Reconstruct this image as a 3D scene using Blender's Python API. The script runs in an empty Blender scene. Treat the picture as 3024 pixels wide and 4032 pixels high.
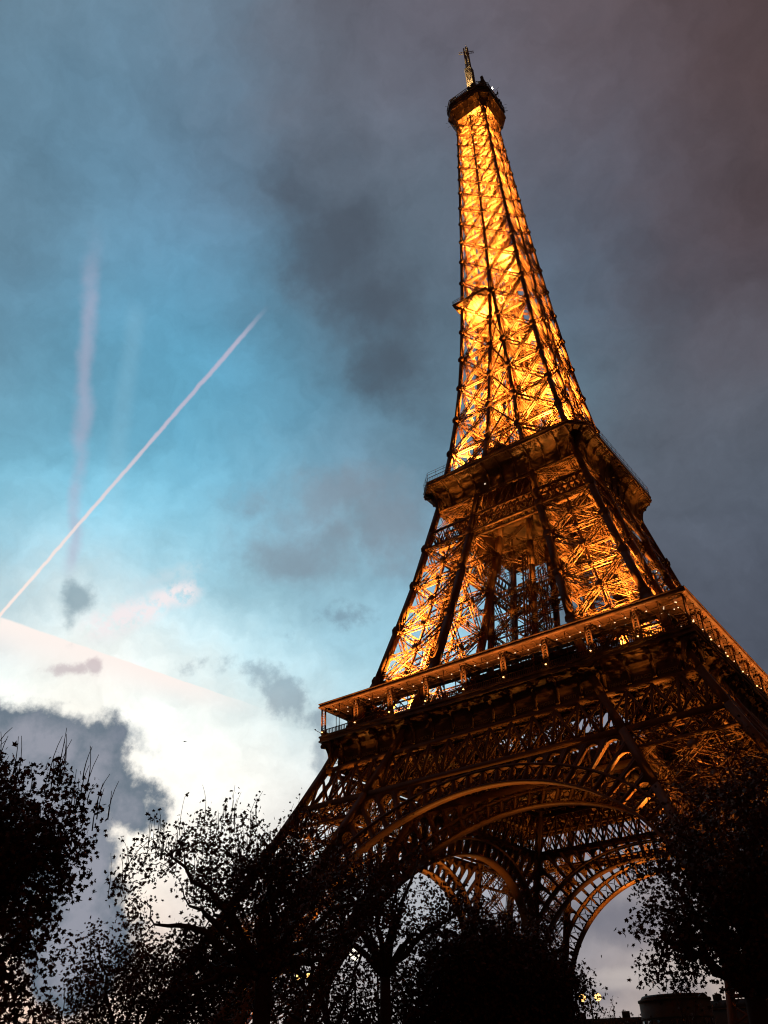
import bpy, math, random
import numpy as np
from mathutils import Vector, Matrix
R_ = math.radians
S = bpy.context.scene
COL = S.collection

# ---------------------------------------------------------------- camera
CAM = Vector((64.487, -152.968, 1.573))
cd = bpy.data.cameras.new('camera'); cam = bpy.data.objects.new('camera', cd); COL.objects.link(cam)
cd.sensor_fit = 'HORIZONTAL'; cd.sensor_width = 36.0; cd.lens = 3322.93/3024*36.0
S.cycles.filter_width = 1.1
cd.clip_start = 0.1; cd.clip_end = 9000
cr = Vector((0.80212562, 0.59649674, -0.02803821)); cu = Vector((0.35781537, -0.44251292, 0.82228369)); cf = Vector((-0.47808227, 0.66960732, 0.56838665))
m = Matrix((cr, cu, -cf)).transposed().to_4x4(); m.translation = CAM
cam.matrix_world = m
S.camera = cam
S.view_settings.view_transform = 'Standard'; S.view_settings.look = 'None'
S.view_settings.exposure = 0.0; S.view_settings.gamma = 1.0
S.render.engine = 'CYCLES'
S.cycles.max_bounces = 4; S.cycles.diffuse_bounces = 1; S.cycles.glossy_bounces = 1; S.cycles.transparent_max_bounces = 4
S.cycles.sample_clamp_indirect = 4.0; S.cycles.sample_clamp_direct = 0.0; S.cycles.use_light_tree = True
S.cycles.caustics_reflective = False; S.cycles.caustics_refractive = False

def dirv(az, el):
    a, e = R_(az), R_(el)
    return Vector((math.sin(a)*math.cos(e), math.cos(a)*math.cos(e), math.sin(e)))
def lin(c):
    return tuple(((v/255.0)/12.92 if v/255.0 <= 0.04045 else ((v/255.0+0.055)/1.055)**2.4) for v in c)

# ---------------------------------------------------------------- sky (world shader, all in true compass directions)
SKY=[(-75.5,59,104,128,145),(-67,61.5,100,125,143),(-56.6,63.5,107,122,138),(-41.5,64.7,103,100,109),(-25.7,64.3,99,95,106),(-11.4,62.3,98,86,91),(0.2,59.2,89,71,72),(6.5,56.8,80,63,63),(-72.4,54.7,99,140,166),(-64.3,56.9,104,148,175),(-54.7,58.7,107,142,169),(-41.2,59.8,108,118,133),(-29.9,59.6,106,112,128),(-16.6,58.1,98,97,109),(-5.2,55.5,91,88,99),(2.3,52.8,82,68,70),(-69.8,49.9,108,132,148),(-62,51.9,107,150,178),(-54.1,53.3,109,145,175),(-45,54.2,86,97,110),(-38.9,54.5,82,91,103),(-31.8,54.3,98,114,130),(-16.4,52.5,92,95,108),(-8,50.6,89,80,87),(-0.8,48.2,80,68,71),(-67.8,45.6,104,150,178),(-58.4,47.8,97,160,191),(-51.3,48.8,99,157,189),(-44.5,49.4,95,118,138),(-39.9,49.6,78,86,98),(-33.3,49.5,86,100,114),(-28.7,49.2,98,120,138),(-16,47.5,88,115,138),(-8.3,45.6,89,80,88),(-2.5,43.7,80,68,74),(-66.6,40.6,95,120,135),(-61.5,41.8,109,167,195),(-55.1,43,94,167,200),(-48.3,43.8,97,170,202),(-41.5,44.2,99,150,178),(-36.3,44.2,87,100,114),(-32,44,92,115,132),(-15.7,41.9,92,115,130),(-10.3,40.7,91,87,97),(-4.7,39,89,82,89),(-64.5,36.6,111,170,195),(-56,38.3,107,178,208),(-48.5,39.1,97,178,215),(-40.6,39.6,103,178,211),(-34.5,39.5,98,130,148),(-24.5,38.7,98,130,148),(-13.5,36.8,91,97,109),(-7,35.1,104,120,135),(-63.3,32.4,124,189,215),(-56.8,33.6,129,199,225),(-50.5,34.3,129,199,225),(-46.1,34.7,139,173,191),(-40.5,34.9,138,151,164),(-35.9,34.8,118,128,140),(-32.8,34.7,107,145,172),(-13.2,32.1,92,100,112),(-8.5,31,82,87,103),(-62,29.1,149,216,239),(-54.5,30.2,147,216,239),(-49.3,30.7,154,221,244),(-44,31,144,183,202),(-38.2,31.1,139,178,198),(-33.1,31,139,183,205),(-11.1,28,78,84,97),(-61.9,26.2,151,202,225),(-58.3,26.7,151,202,225),(-53,27.4,171,220,240),(-46.6,27.8,169,232,252),(-40.4,28,149,205,227),(-35.1,27.9,149,205,227),(-60.6,23.5,255,252,244),(-57.1,24,255,250,242),(-54.4,24.2,255,250,246),(-50.9,24.5,228,242,246),(-47,24.8,184,237,254),(-38.6,24.9,184,235,252),(-59.4,20.8,255,255,249),(-53,21.5,254,255,254),(-46.1,21.8,242,254,252),(-42.2,21.9,207,228,233),(-37,21.9,188,232,246),(-51.7,18.7,255,255,252),(-47.1,18.9,255,255,254),(-42.8,19,255,255,254),(-11.6,16.6,80,86,100),(-58.1,14.7,255,255,254),(-49.2,15.2,255,255,252),(-43.2,15.3,255,255,252),(-35.6,15.2,201,207,212),(-53.1,12.4,255,252,238),(-48,12.5,254,252,249),(-40.1,12.5,201,207,212),(-31.2,12.3,159,164,175),(-21.2,11.6,159,164,180),(-14.5,11,110,115,130),(-55.1,8.6,238,223,212),(-48.5,8.7,212,207,212),(-40.1,8.6,175,180,189),(-31.5,8.4,159,164,175),(-22.4,7.9,104,107,122),(-18.5,7.6,100,98,112),(-14.9,7.4,120,118,125),(-55.9,6.2,228,196,175),(-50.9,6.3,228,207,191),(-44.2,6.2,201,191,189),(-37.3,6.1,175,175,180),(-30.4,5.8,159,159,167),(-25,5.6,135,136,146),(-21.8,5.4,159,157,163),(-17.3,5.2,201,186,175),(-55.6,4.2,244,196,164),(-48,4.2,238,201,175),(-37.3,3.9,201,186,175),(-25.3,3.5,175,164,164),(-20.2,3.3,217,191,175),(-16.5,3.1,254,223,191)]
BLOBS={
  'cumulus':[(-60.87,18.49,6,2.5,2.37),(-58.06,18.36,5,3.11,2.41),(-55.49,17.61,4,2.43,3),(-53.82,16.21,-25,2.71,2.14),(-51.62,15.58,-17,1.58,1.03),(-56.48,14.59,4,3.07,3.34),(-58.67,14.7,4,3.3,5.51),(-55.02,11.06,2,2.05,4.1),(-53,9.25,1,1.36,1.91),(-54.9,7.41,1,3.18,3.18)],
  'grey':[(-47.32,24.39,13,1.37,0.67),(-44.96,23.8,-18,1.83,0.98),(-42.56,22.05,-33,2.9,1.1),(-40.57,21.02,-19,1.52,1.07),(-40.37,18.25,-0,0.72,1.2),(-38.77,27.53,11,1.56,0.44),(-53.3,19.43,4,0.82,0.47),(-51.68,18.54,-16,1.02,0.64)],
  'puff':[(-58.4,27.76,41,1.23,1.41),(-58.51,26.12,9,0.64,1.32)],
  'mauve':[(-57.58,23.13,7,1.39,0.35),(-56.27,23.47,7,0.59,0.64)],
  'streak':[(-21.06,5.29,-1,3.46,0.37),(-22.7,4.91,-3,2.4,0.27),(-18.37,5.83,-4,2.11,0.32)],
  'low':[(-22.1,8.12,-4,4.11,1.37),(-19.2,4.38,-3,1.57,0.78),(-23.84,4.38,-3,1.86,0.59)],
  'dark':[(-40.89,52.17,2,3.59,3.29),(-36.16,49,-41,3.96,3.35),(-34.15,44.74,-52,2.78,2.78),(-44.03,54.85,5,1.76,2.64)],
  'mid':[(-38.94,35.5,5,5.34,2.2),(-42.65,32.63,2,4.69,2.19),(-45.86,35.92,4,2.49,1.24),(-35.54,33.88,-2,3.77,2.83)],
}
TRAILS={
  'bright':(-63.37,25.04,-46.00,48.29),
  'wide':(-62.80,24.00,-43.47,20.65),
  'pink':(-63.66,50.98,-58.90,28.13),
  'faint':(-58.18,45.44,-56.75,27.54),
  'puffs':(-55.72,26.32,-49.20,29.44),
  'puffs2':(-53.27,29.20,-48.70,31.23),
}

world = bpy.data.worlds.new('World'); S.world = world; world.use_nodes = True
wn = world.node_tree; wn.nodes.clear(); NN = wn.nodes.new; LK = wn.links.new
def setin(sock, v):
    if isinstance(v, bpy.types.NodeSocket): LK(v, sock)
    else: sock.default_value = v
def M(op, a, b=0.0, c=0.0, clamp=False):
    n = NN('ShaderNodeMath'); n.operation = op; n.use_clamp = clamp
    setin(n.inputs[0], a); setin(n.inputs[1], b); setin(n.inputs[2], c); return n.outputs[0]
def V(op, a, b=(0, 0, 0), c=(0, 0, 0), s=1.0):
    n = NN('ShaderNodeVectorMath'); n.operation = op
    setin(n.inputs[0], a); setin(n.inputs[1], b)
    if op == 'MULTIPLY_ADD': setin(n.inputs[2], c)
    if op == 'SCALE': setin(n.inputs[3], s)
    return n.outputs[1] if op in ('DOT_PRODUCT', 'LENGTH') else n.outputs[0]
def noise(vec, scale, detail=4, rough=0.55, col=False):
    n = NN('ShaderNodeTexNoise'); setin(n.inputs['Vector'], vec); n.inputs['Scale'].default_value = scale
    n.inputs['Detail'].default_value = detail; n.inputs['Roughness'].default_value = rough
    return n.outputs['Color'] if col else n.outputs[0]
def smooth(x, a, b):
    n = NN('ShaderNodeMapRange'); n.interpolation_type = 'SMOOTHSTEP'; setin(n.inputs[0], x)
    n.inputs[1].default_value = a; n.inputs[2].default_value = b; return n.outputs[0]
def mix(f, a, b):
    n = NN('ShaderNodeMix'); n.data_type = 'RGBA'; setin(n.inputs[0], f); setin(n.inputs[6], a); setin(n.inputs[7], b); return n.outputs[2]
tc = NN('ShaderNodeTexCoord'); D0 = V('NORMALIZE', tc.outputs['Generated'])
big = V('SUBTRACT', noise(D0, 5.0, 5, 0.6, True), (0.5, 0.5, 0.5))
fine = V('SUBTRACT', noise(D0, 26.0, 6, 0.62, True), (0.5, 0.5, 0.5))
Dw = V('NORMALIZE', V('ADD', V('ADD', D0, V('SCALE', big, s=0.13)), V('SCALE', fine, s=0.04)))
acc = None; wsum = None
for (az, el, r, g, b) in SKY:
    c = dirv(az, el); sg = 0.070
    w = M('EXPONENT', M('MULTIPLY_ADD', V('DOT_PRODUCT', Dw, tuple(c)), 1/sg**2, -1/sg**2))
    col = lin((r, g, b))
    if r+g+b > 690: col = tuple(v*k_ for v, k_ in zip(col, (1.16, 1.10, 1.02)))      # the glare over the sunset is brighter than paper white
    acc = V('SCALE', col, s=w) if acc is None else V('ADD', acc, V('SCALE', col, s=w))
    wsum = w if wsum is None else M('ADD', wsum, w)
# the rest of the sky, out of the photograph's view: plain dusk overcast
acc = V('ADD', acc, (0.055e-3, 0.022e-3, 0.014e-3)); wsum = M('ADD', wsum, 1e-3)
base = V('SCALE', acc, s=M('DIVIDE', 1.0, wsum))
# soft mottling of the cloud sheet
mot = M('MULTIPLY', M('MULTIPLY_ADD', M('SUBTRACT', noise(V('MULTIPLY', Dw, (1, 1, 1.6)), 6.0, 7, 0.6), 0.5), 0.72, 1.0), M('MULTIPLY_ADD', M('SUBTRACT', noise(V('ADD', Dw, (5, 1, 2)), 15.0, 7, 0.65), 0.5), 0.44, 1.0))
base = V('SCALE', base, s=mot)
mott2 = M('MULTIPLY_ADD', M('SUBTRACT', noise(D0, 38.0, 4, 0.6), 0.5), 0.10, 1.0)
base = V('SCALE', base, s=mott2)
def blobs(name, dvec):
    d = None
    for (az, el, rot, rx, ry) in BLOBS[name]:
        c = dirv(az, el); h = Vector((c.y, -c.x, 0)).normalized(); u = h.cross(c)
        a = R_(rot); e1 = (h*math.cos(a)+u*math.sin(a))/R_(rx); e2 = (-h*math.sin(a)+u*math.cos(a))/R_(ry)
        n = NN('ShaderNodeCombineXYZ')
        LK(V('DOT_PRODUCT', dvec, tuple(e1)), n.inputs[0]); LK(V('DOT_PRODUCT', dvec, tuple(e2)), n.inputs[1])
        LK(M('MULTIPLY_ADD', V('DOT_PRODUCT', dvec, tuple(c)), 5.0, -5.0), n.inputs[2])
        r = min(rx, ry)
        v = M('MULTIPLY_ADD', V('LENGTH', n.outputs[0]), -r, r)
        d = v if d is None else M('MAXIMUM', d, v)
    return d
def srgb(*c): return lin(c)+(1,)
fn = noise(D0, 16.0, 9, 0.60); fn2 = noise(V('ADD', D0, (3.1, 1.7, 0.4)), 34.0, 8, 0.62)
bump = M('ADD', M('MULTIPLY_ADD', fn, 3.2, -1.6), M('MULTIPLY_ADD', fn2, 2.2, -1.1))
# veiled darker banks
dm = smooth(M('ADD', blobs('dark', Dw), M('MULTIPLY', bump, 0.9)), -1.6, 2.6)
base = mix(M('MULTIPLY', dm, 0.62), base, srgb(72, 79, 91))
mm = smooth(M('ADD', blobs('mid', Dw), M('MULTIPLY', bump, 1.0)), -0.7, 2.2)
base = mix(M('MULTIPLY', mm, 0.55), base, srgb(128, 134, 146))
# contrails: bands along great circles
def trail(name, w0, w1, colour, alpha, soft, wob, nscale, sharp_top=False, fin=0.06, fout=0.25, gap=0.0):
    a0, e0, a1, e1 = TRAILS[name]
    p, q = dirv(a0, e0), dirv(a1, e1); n = p.cross(q).normalized(); t = n.cross(p)
    L = math.atan2(q.dot(t), q.dot(p))
    al = M('DIVIDE', M('ARCTAN2', V('DOT_PRODUCT', D0, tuple(t)), V('DOT_PRODUCT', D0, tuple(p))), L)
    nz = M('SUBTRACT', noise(D0, nscale, 5, 0.6), 0.5)
    ac = M('ADD', M('MULTIPLY', V('DOT_PRODUCT', D0, tuple(n)), 180/math.pi), M('MULTIPLY', nz, wob))
    if sharp_top: ac = M('MULTIPLY', ac, -1.0)
    w = M('MULTIPLY_ADD', al, w1-w0, w0)
    x = M('DIVIDE', ac, w)
    if sharp_top:
        m_ = M('MULTIPLY', smooth(x, 1.0, 0.90), smooth(x, -1.0, -1.0+soft*2))
    else:
        m_ = smooth(M('ABSOLUTE', x), 1.0, 1.0-soft)
    ends = M('MULTIPLY', smooth(al, -fin, 0.0), smooth(al, 1.0, 1.0-fout))
    m_ = M('MULTIPLY', M('MULTIPLY', m_, ends), alpha)
    if gap: m_ = M('MULTIPLY', m_, smooth(noise(D0, 60.0, 4, 0.6), 0.5-gap, 0.5+gap*0.3))
    return m_, al
t_, al = trail('pink', 0.8, 0.7, None, 0.50, 0.98, 1.3, 16.0, fin=0.02, fout=0.10)
t_ = M('MULTIPLY', t_, M('MULTIPLY', smooth(al, 0.0, 0.18), smooth(noise(D0, 14.0, 4, 0.6), 0.15, 0.60)))
base = mix(t_, base, srgb(180, 176, 200))
t_, al = trail('faint', 0.9, 1.1, None, 0.08, 0.9, 0.5, 9.0, fin=0.1, fout=0.2)
base = mix(t_, base, srgb(190, 215, 225))
t_, al = trail('puffs', 1.5, 1.0, None, 0.95, 0.9, 1.8, 30.0, fin=0.4, fout=0.25, gap=0.16)
base = mix(t_, base, srgb(246, 236, 238))
t_, al = trail('puffs2', 0.9, 0.7, None, 0.7, 0.9, 1.2, 28.0, fin=0.5, fout=0.6, gap=0.2)
base = mix(t_, base, srgb(196, 220, 230))
t_, al = trail('wide', 1.7, 0.6, None, 1.0, 0.95, 0.16, 55.0, sharp_top=True, fin=0.05, fout=0.45)
base = mix(t_, base, srgb(255, 244, 238))
t_, al = trail('bright', 0.135, 0.23, None, 1.0, 0.8, 0.17, 70.0, fin=0.05, fout=0.14)
base = mix(M('MULTIPLY', t_, M('MULTIPLY_ADD', al, -0.25, 0.98)), base, mix(smooth(al, 0.05, 0.75), srgb(255, 236, 228), srgb(196, 186, 206)))

# broken cumulus low over the sunset
gm = smooth(M('ADD', blobs('grey', D0), M('MULTIPLY', bump, 1.25)), -0.45, 0.75)
base = mix(M('MULTIPLY', gm, 0.58), base, srgb(112, 132, 150))
pm = smooth(M('ADD', blobs('puff', D0), M('MULTIPLY', bump, 0.7)), -0.2, 0.75)
base = mix(M('MULTIPLY', pm, 0.72), base, srgb(122, 148, 162))
vm = smooth(M('ADD', blobs('mauve', D0), M('MULTIPLY', bump, 0.5)), -0.1, 0.35)
base = mix(M('MULTIPLY', vm, 0.6), base, srgb(182, 164, 172))
lw = smooth(M('ADD', blobs('low', D0), M('MULTIPLY', bump, 0.6)), -0.5, 1.0)
base = mix(M('MULTIPLY', lw, 0.55), base, srgb(98, 102, 118))
st = smooth(M('ADD', blobs('streak', D0), M('MULTIPLY', bump, 0.35)), -0.3, 0.3)
base = mix(M('MULTIPLY', st, 0.45), base, srgb(205, 195, 188))
cb = M('ADD', blobs('cumulus', V('NORMALIZE', V('ADD', D0, V('SCALE', V('SUBTRACT', noise(D0, 13.0, 3, 0.5, True), (0.5, 0.5, 0.5)), s=0.05)))), M('MULTIPLY', bump, 1.15))
cb = M('ADD', cb, 0.15)
cm = smooth(cb, -0.45, 0.75)
inner = M('ADD', smooth(cb, 0.1, 2.6), M('MULTIPLY_ADD', noise(V('ADD', D0, (0.4, 2.2, 1.1)), 12.0, 8, 0.62), 3.4, -1.7), clamp=True)
ccol = mix(inner, srgb(96, 112, 128), srgb(142, 146, 160))
base = mix(M('MULTIPLY', cm, 0.96), base, ccol)
# weak high-altitude daylight from the sky model, mixed in so that the unseen half of the dome is lit as at dusk
sk = NN('ShaderNodeTexSky'); sk.sky_type = 'NISHITA'; sk.sun_disc = False; sk.sun_elevation = R_(1.0); sk.sun_rotation = R_(-60.0)
fin_ = V('ADD', base, V('SCALE', sk.outputs[0], s=0.0))
# below the horizon: dark ground tone
sep = NN('ShaderNodeSeparateXYZ'); LK(D0, sep.inputs[0])
fin_ = mix(smooth(sep.outputs[2], -0.03, 0.0), (0.01, 0.009, 0.008, 1), fin_)
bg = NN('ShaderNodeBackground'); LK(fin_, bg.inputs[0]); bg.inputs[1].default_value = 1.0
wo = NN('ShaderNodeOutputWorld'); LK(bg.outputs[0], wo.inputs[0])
world.cycles.sampling_method = 'MANUAL'; world.cycles.sample_map_resolution = 256

# ---------------------------------------------------------------- last light of the set sun, low on the left
sl = bpy.data.lights.new('sun', 'SUN'); sl.energy = 0.06; sl.angle = R_(10); sl.color = (1.0, 0.72, 0.55)
so = bpy.data.objects.new('sun', sl); COL.objects.link(so)
so.rotation_euler = (-dirv(-60, 3)).to_track_quat('-Z', 'Y').to_euler()

# ================================================================ helpers
rng = np.random.default_rng(7)
def interp(z, tab): return float(np.interp(z, [a for a, b in tab], [b for a, b in tab]))
PROF = [(0,59.5),(14,52.6),(25,47.3),(39,40.3),(50,35.2),(68,27.9),(88,22.3),(110,17.3),(122,15.0),(140,12.4),(150,11.3),(162,10.3),(180,9.2),(205,7.9),(236,6.5),(265,5.3),(276,5.0)]
INNER = [(0,44.1),(22.5,33),(40.5,24.6),(50,20.1),(57,17.3),(68.5,14.1),(79.5,11.9),(90,10.1),(100,8.2),(110,6.8),(127,4.1),(138,3.4),(149,2.6),(159,1.9),(169.5,1.1),(180,.45),(189.3,0.0),(300,0.0)]
def W(z): return interp(z, PROF)
def I(z): return interp(z, INNER)

def mesh_obj(name, V_, F_, mats, parent=None, mi=None, smooth_=False):
    me = bpy.data.meshes.new(name)
    V_ = np.asarray(V_, dtype=np.float32).reshape(-1, 3)
    me.vertices.add(len(V_)); me.vertices.foreach_set('co', V_.ravel())
    if isinstance(F_, np.ndarray):
        k = F_.shape[1]; n = len(F_)
        me.loops.add(n*k); me.loops.foreach_set('vertex_index', F_.astype(np.int32).ravel())
        me.polygons.add(n); me.polygons.foreach_set('loop_start', np.arange(0, n*k, k, dtype=np.int32)); me.polygons.foreach_set('loop_total', np.full(n, k, dtype=np.int32))
    else:
        flat = [i for f in F_ for i in f]; n = len(F_)
        me.loops.add(len(flat)); me.loops.foreach_set('vertex_index', flat)
        me.polygons.add(n); st = np.cumsum([0]+[len(f) for f in F_])[:-1].astype(np.int32)
        me.polygons.foreach_set('loop_start', st); me.polygons.foreach_set('loop_total', np.array([len(f) for f in F_], dtype=np.int32))
    for mt in (mats if isinstance(mats, (list, tuple)) else [mats]): me.materials.append(mt)
    if mi is not None: me.polygons.foreach_set('material_index', np.asarray(mi, dtype=np.int32))
    if smooth_: me.polygons.foreach_set('use_smooth', np.ones(len(me.polygons), dtype=bool))
    me.update(calc_edges=True); me.validate()
    o = bpy.data.objects.new(name, me); COL.objects.link(o)
    if parent: o.parent = parent
    return o
def tag(o, label=None, cat=None, group=None, kind=None):
    if label: o['label'] = label
    if cat: o['category'] = cat
    if group: o['group'] = group
    if kind: o['kind'] = kind
    return o
def empty(name, loc=(0, 0, 0), **k):
    o = bpy.data.objects.new(name, None); COL.objects.link(o); o.location = loc; o.empty_display_size = 1; return tag(o, **k)
def copy_obj(o, parent, loc=None, mtx=None):
    c = o.copy(); COL.objects.link(c); c.parent = parent
    if mtx is not None: c.matrix_local = mtx
    elif loc is not None: c.location = loc
    return c

class Bars:
    """collects straight bars (boxes), plates and polygons into one mesh"""
    def __init__(s): s.a = []; s.b = []; s.u = []; s.w = []; s.h = []; s.V = []; s.F = []; s.nv = 0
    def bar(s, a, b, up, w, h):
        s.a.append(a); s.b.append(b); s.u.append(up); s.w.append(w); s.h.append(h)
    def poly(s, pts, faces):
        s.V.append(np.asarray(pts, float)); s.F += [tuple(i+s.nv for i in f) for f in faces]; s.nv += len(pts)
    def box(s, c, sx, sy, sz, ax=None):
        p = []
        for dz in (-1, 1):
            for dx, dy in ((-1, -1), (1, -1), (1, 1), (-1, 1)): p.append((c[0]+dx*sx/2, c[1]+dy*sy/2, c[2]+dz*sz/2))
        s.poly(p, [(3, 2, 1, 0), (4, 5, 6, 7), (0, 1, 5, 4), (1, 2, 6, 5), (2, 3, 7, 6), (3, 0, 4, 7)])
    def prism(s, loop0, loop1, cap=True):
        n = len(loop0); f = [(i, (i+1) % n, n+(i+1) % n, n+i) for i in range(n)]
        if cap: f += [tuple(range(n-1, -1, -1)), tuple(range(n, 2*n))]
        s.poly(list(loop0)+list(loop1), f)
    def girder(s, A, B, n, Wd, D, b, pitch, plates=False):
        A = np.asarray(A, float); B = np.asarray(B, float); n = np.asarray(n, float)
        t = B-A; L = np.linalg.norm(t)
        if L < .3: return
        t /= L; sd = np.cross(n, t); sd /= np.linalg.norm(sd); n = np.cross(t, sd)
        k = max(2, int(round(L/pitch)))
        P = [A+t*L*i/k for i in range(k+1)]
        for i in (-1, 1):
            for j in (-1, 1):
                o = sd*(i*Wd/2)+n*(j*D/2); s.bar(A+o, B+o, n, b*1.2, b*(.55 if j > 0 else 1.25))
        for j in (-1,):
            for q in range(k):
                g = 1 if q % 2 == 0 else -1
                s.bar(P[q]+sd*(g*Wd/2)+n*(j*D/2), P[q+1]-sd*(g*Wd/2)+n*(j*D/2), n, b*.4, b*.9)
        for i in (-1, 1):
            for q in range(k):
                g = 1 if q % 2 == 0 else -1
                s.bar(P[q]+sd*(i*Wd/2)+n*(g*D/2), P[q+1]+sd*(i*Wd/2)-n*(g*D/2), sd, b*.7, b*.3)
    def flat(s, A, B, n, w, h=.12): s.bar(np.asarray(A, float), np.asarray(B, float), n, h, w)
    def knot(s, P, n, r, th=.16):
        P = np.asarray(P, float); n = np.asarray(n, float); n = n/np.linalg.norm(n)
        up = np.array([0, 0, 1.]); e1 = np.cross(up, n); e1 /= np.linalg.norm(e1); e2 = np.cross(n, e1)
        L0 = []; L1 = []
        for k in range(8):
            a = math.pi/8+k*math.pi/4; d = (e1*math.cos(a)+e2*math.sin(a)*1.15)*r
            L0.append(P+d-n*th/2); L1.append(P+d+n*th/2)
        s.prism(L0, L1)
    def arrays(s):
        V_ = []; F_ = []; nv = 0
        if s.a:
            a = np.array(s.a, float); b = np.array(s.b, float); u = np.array(s.u, float); w = np.array(s.w)[:, None]/2; h = np.array(s.h)[:, None]/2
            t = b-a; t /= np.maximum(np.linalg.norm(t, axis=1, keepdims=True), 1e-9)
            sd = np.cross(u, t); ln = np.linalg.norm(sd, axis=1, keepdims=True)
            bad = (ln < 1e-5).ravel()
            if bad.any(): sd[bad] = np.cross(np.array([.3, .5, .8]), t[bad]); ln = np.linalg.norm(sd, axis=1, keepdims=True)
            sd /= ln; un = np.cross(t, sd)
            # bar(): w = thickness along 'up', h = width across
            vs = np.stack([a-sd*h-un*w, a+sd*h-un*w, a+sd*h+un*w, a-sd*h+un*w, b-sd*h-un*w, b+sd*h-un*w, b+sd*h+un*w, b-sd*h+un*w], axis=1)
            V_.append(vs.reshape(-1, 3)); base_ = (np.arange(len(a))*8)[:, None, None]
            q = np.array([[0, 1, 5, 4], [1, 2, 6, 5], [2, 3, 7, 6], [3, 0, 4, 7], [3, 2, 1, 0], [4, 5, 6, 7]])[None]
            F_ = (base_+q).reshape(-1, 4); nv = len(a)*8
        if s.V:
            V_.append(np.concatenate(s.V))
            pf = [tuple(i+nv for i in f) for f in s.F]
            if len(F_): F_ = [tuple(x) for x in F_.tolist()]+pf
            else: F_ = pf
        return np.concatenate(V_), F_
    def build(s, name, mats, parent=None, smooth_=False):
        v, f = s.arrays(); return mesh_obj(name, v, f, mats, parent, smooth_=smooth_)

# ---------------------------------------------------------------- materials
def mat(name, col, rough=.6, metal=0.0, var=0.25, scale=1.5, emis=None, es=0.0, bump_=0.0, spec=.3, col2=None):
    mt = bpy.data.materials.new(name); mt.use_nodes = True; nt = mt.node_tree; b = nt.nodes['Principled BSDF']
    b.inputs['Roughness'].default_value = rough; b.inputs['Metallic'].default_value = metal; b.inputs['Specular IOR Level'].default_value = spec
    if var > 0:
        t = nt.nodes.new('ShaderNodeTexCoord'); n = nt.nodes.new('ShaderNodeTexNoise'); n.inputs['Scale'].default_value = scale; n.inputs['Detail'].default_value = 3
        nt.links.new(t.outputs['Object'], n.inputs['Vector'])
        r = nt.nodes.new('ShaderNodeValToRGB'); r.color_ramp.elements[0].position = .3; r.color_ramp.elements[1].position = .7
        c2 = col2 or tuple(min(1, x*(1+var)) for x in col); c1 = col if col2 else tuple(x*(1-var) for x in col)
        r.color_ramp.elements[0].color = c1+(1,); r.color_ramp.elements[1].color = c2+(1,)
        nt.links.new(n.outputs[0], r.inputs[0]); nt.links.new(r.outputs[0], b.inputs['Base Color'])
        if bump_ > 0:
            bp = nt.nodes.new('ShaderNodeBump'); bp.inputs['Strength'].default_value = bump_; nt.links.new(n.outputs[0], bp.inputs['Height']); nt.links.new(bp.outputs[0], b.inputs['Normal'])
    else: b.inputs['Base Color'].default_value = col+(1,)
    if emis: b.inputs['Emission Color'].default_value = emis+(1,); b.inputs['Emission Strength'].default_value = es
    return mt
IRON = mat('iron_paint', (.155, .062, .024), .55, 0, .22, .35)
IRON_D = mat('iron_paint_frieze', (.125, .054, .023), .6, 0, .45, .55, bump_=.2)
STONE = mat('pier_stone', (.30, .26, .20), .85, 0, .2, .8, bump_=.3)
DARKP = mat('pavilion_cladding', (.06, .03, .025), .5, 0, .2, .5)
GLASSD = mat('dark_glass', (.02, .018, .02), .15, 0, 0, 1, spec=.5)
GOLD = mat('gilt_lettering', (.42, .26, .09), .4, .3, .1, 2)
WHITEP = mat('sign_letter_white', (.7, .72, .74), .5, 0, 0, 1, emis=(.75, .85, 1), es=.25)
LENS = mat('sodium_lens', (1, .7, .3), .4, 0, 0, 1, emis=(1, .50, .10), es=14)
BULB = mat('lamp_bulb', (1, .8, .5), .4, 0, 0, 1, emis=(1, .50, .16), es=5)
WBULB = mat('white_downlight', (1, .95, .85), .4, 0, 0, 1, emis=(1, .80, .58), es=.8)
REDL = mat('red_beacon', (1, .1, .05), .4, 0, 0, 1, emis=(1, .08, .04), es=14)
WSPOT = mat('white_beacon', (1, 1, 1), .4, 0, 0, 1, emis=(1, .93, .8), es=18)
REDP = mat('lift_red_paint', (.42, .05, .04), .45, 0, .15, 2)
MASTP = mat('mast_paint', (.42, .33, .24), .5, 0, .2, 1)
BLACKF = mat('dark_fixture', (.02, .018, .016), .6, 0, 0, 1)

# ================================================================ the tower
tower = empty('iron_lattice_tower', (0, 0, 0), label='huge wrought-iron lattice tower lit golden from inside, rising over the trees', cat='tower')
def corner(sx, sy, z, kx='w', ky='w'):
    w, i = W(z), I(z); return np.array([sx*(w if kx == 'w' else i), sy*(w if ky == 'w' else i), z])
SIDES = [(-1, -1), (1, -1), (1, 1), (-1, 1)]
def chord_w(z): return float(np.interp(z, [0, 57, 110, 190, 276], [1.15, 1.15, .95, .72, .52]))
def add_chord(B, fn, zs, f=1.0, upn=(0, 1, 0)):
    for z0, z1 in zip(zs[:-1], zs[1:]):
        w = chord_w((z0+z1)/2)*f; B.bar(fn(z0), fn(z1), upn, w, w)
def leg_faces(sx, sy):
    return [(lambda z: corner(sx, sy, z), lambda z: corner(sx, sy, z, 'i', 'w'), (0, sy, 0)),
            (lambda z: corner(sx, sy, z), lambda z: corner(sx, sy, z, 'w', 'i'), (sx, 0, 0)),
            (lambda z: corner(sx, sy, z, 'w', 'i'), lambda z: corner(sx, sy, z, 'i', 'i'), (0, -sy, 0)),
            (lambda z: corner(sx, sy, z, 'i', 'w'), lambda z: corner(sx, sy, z, 'i', 'i'), (-sx, 0, 0))]
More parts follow.
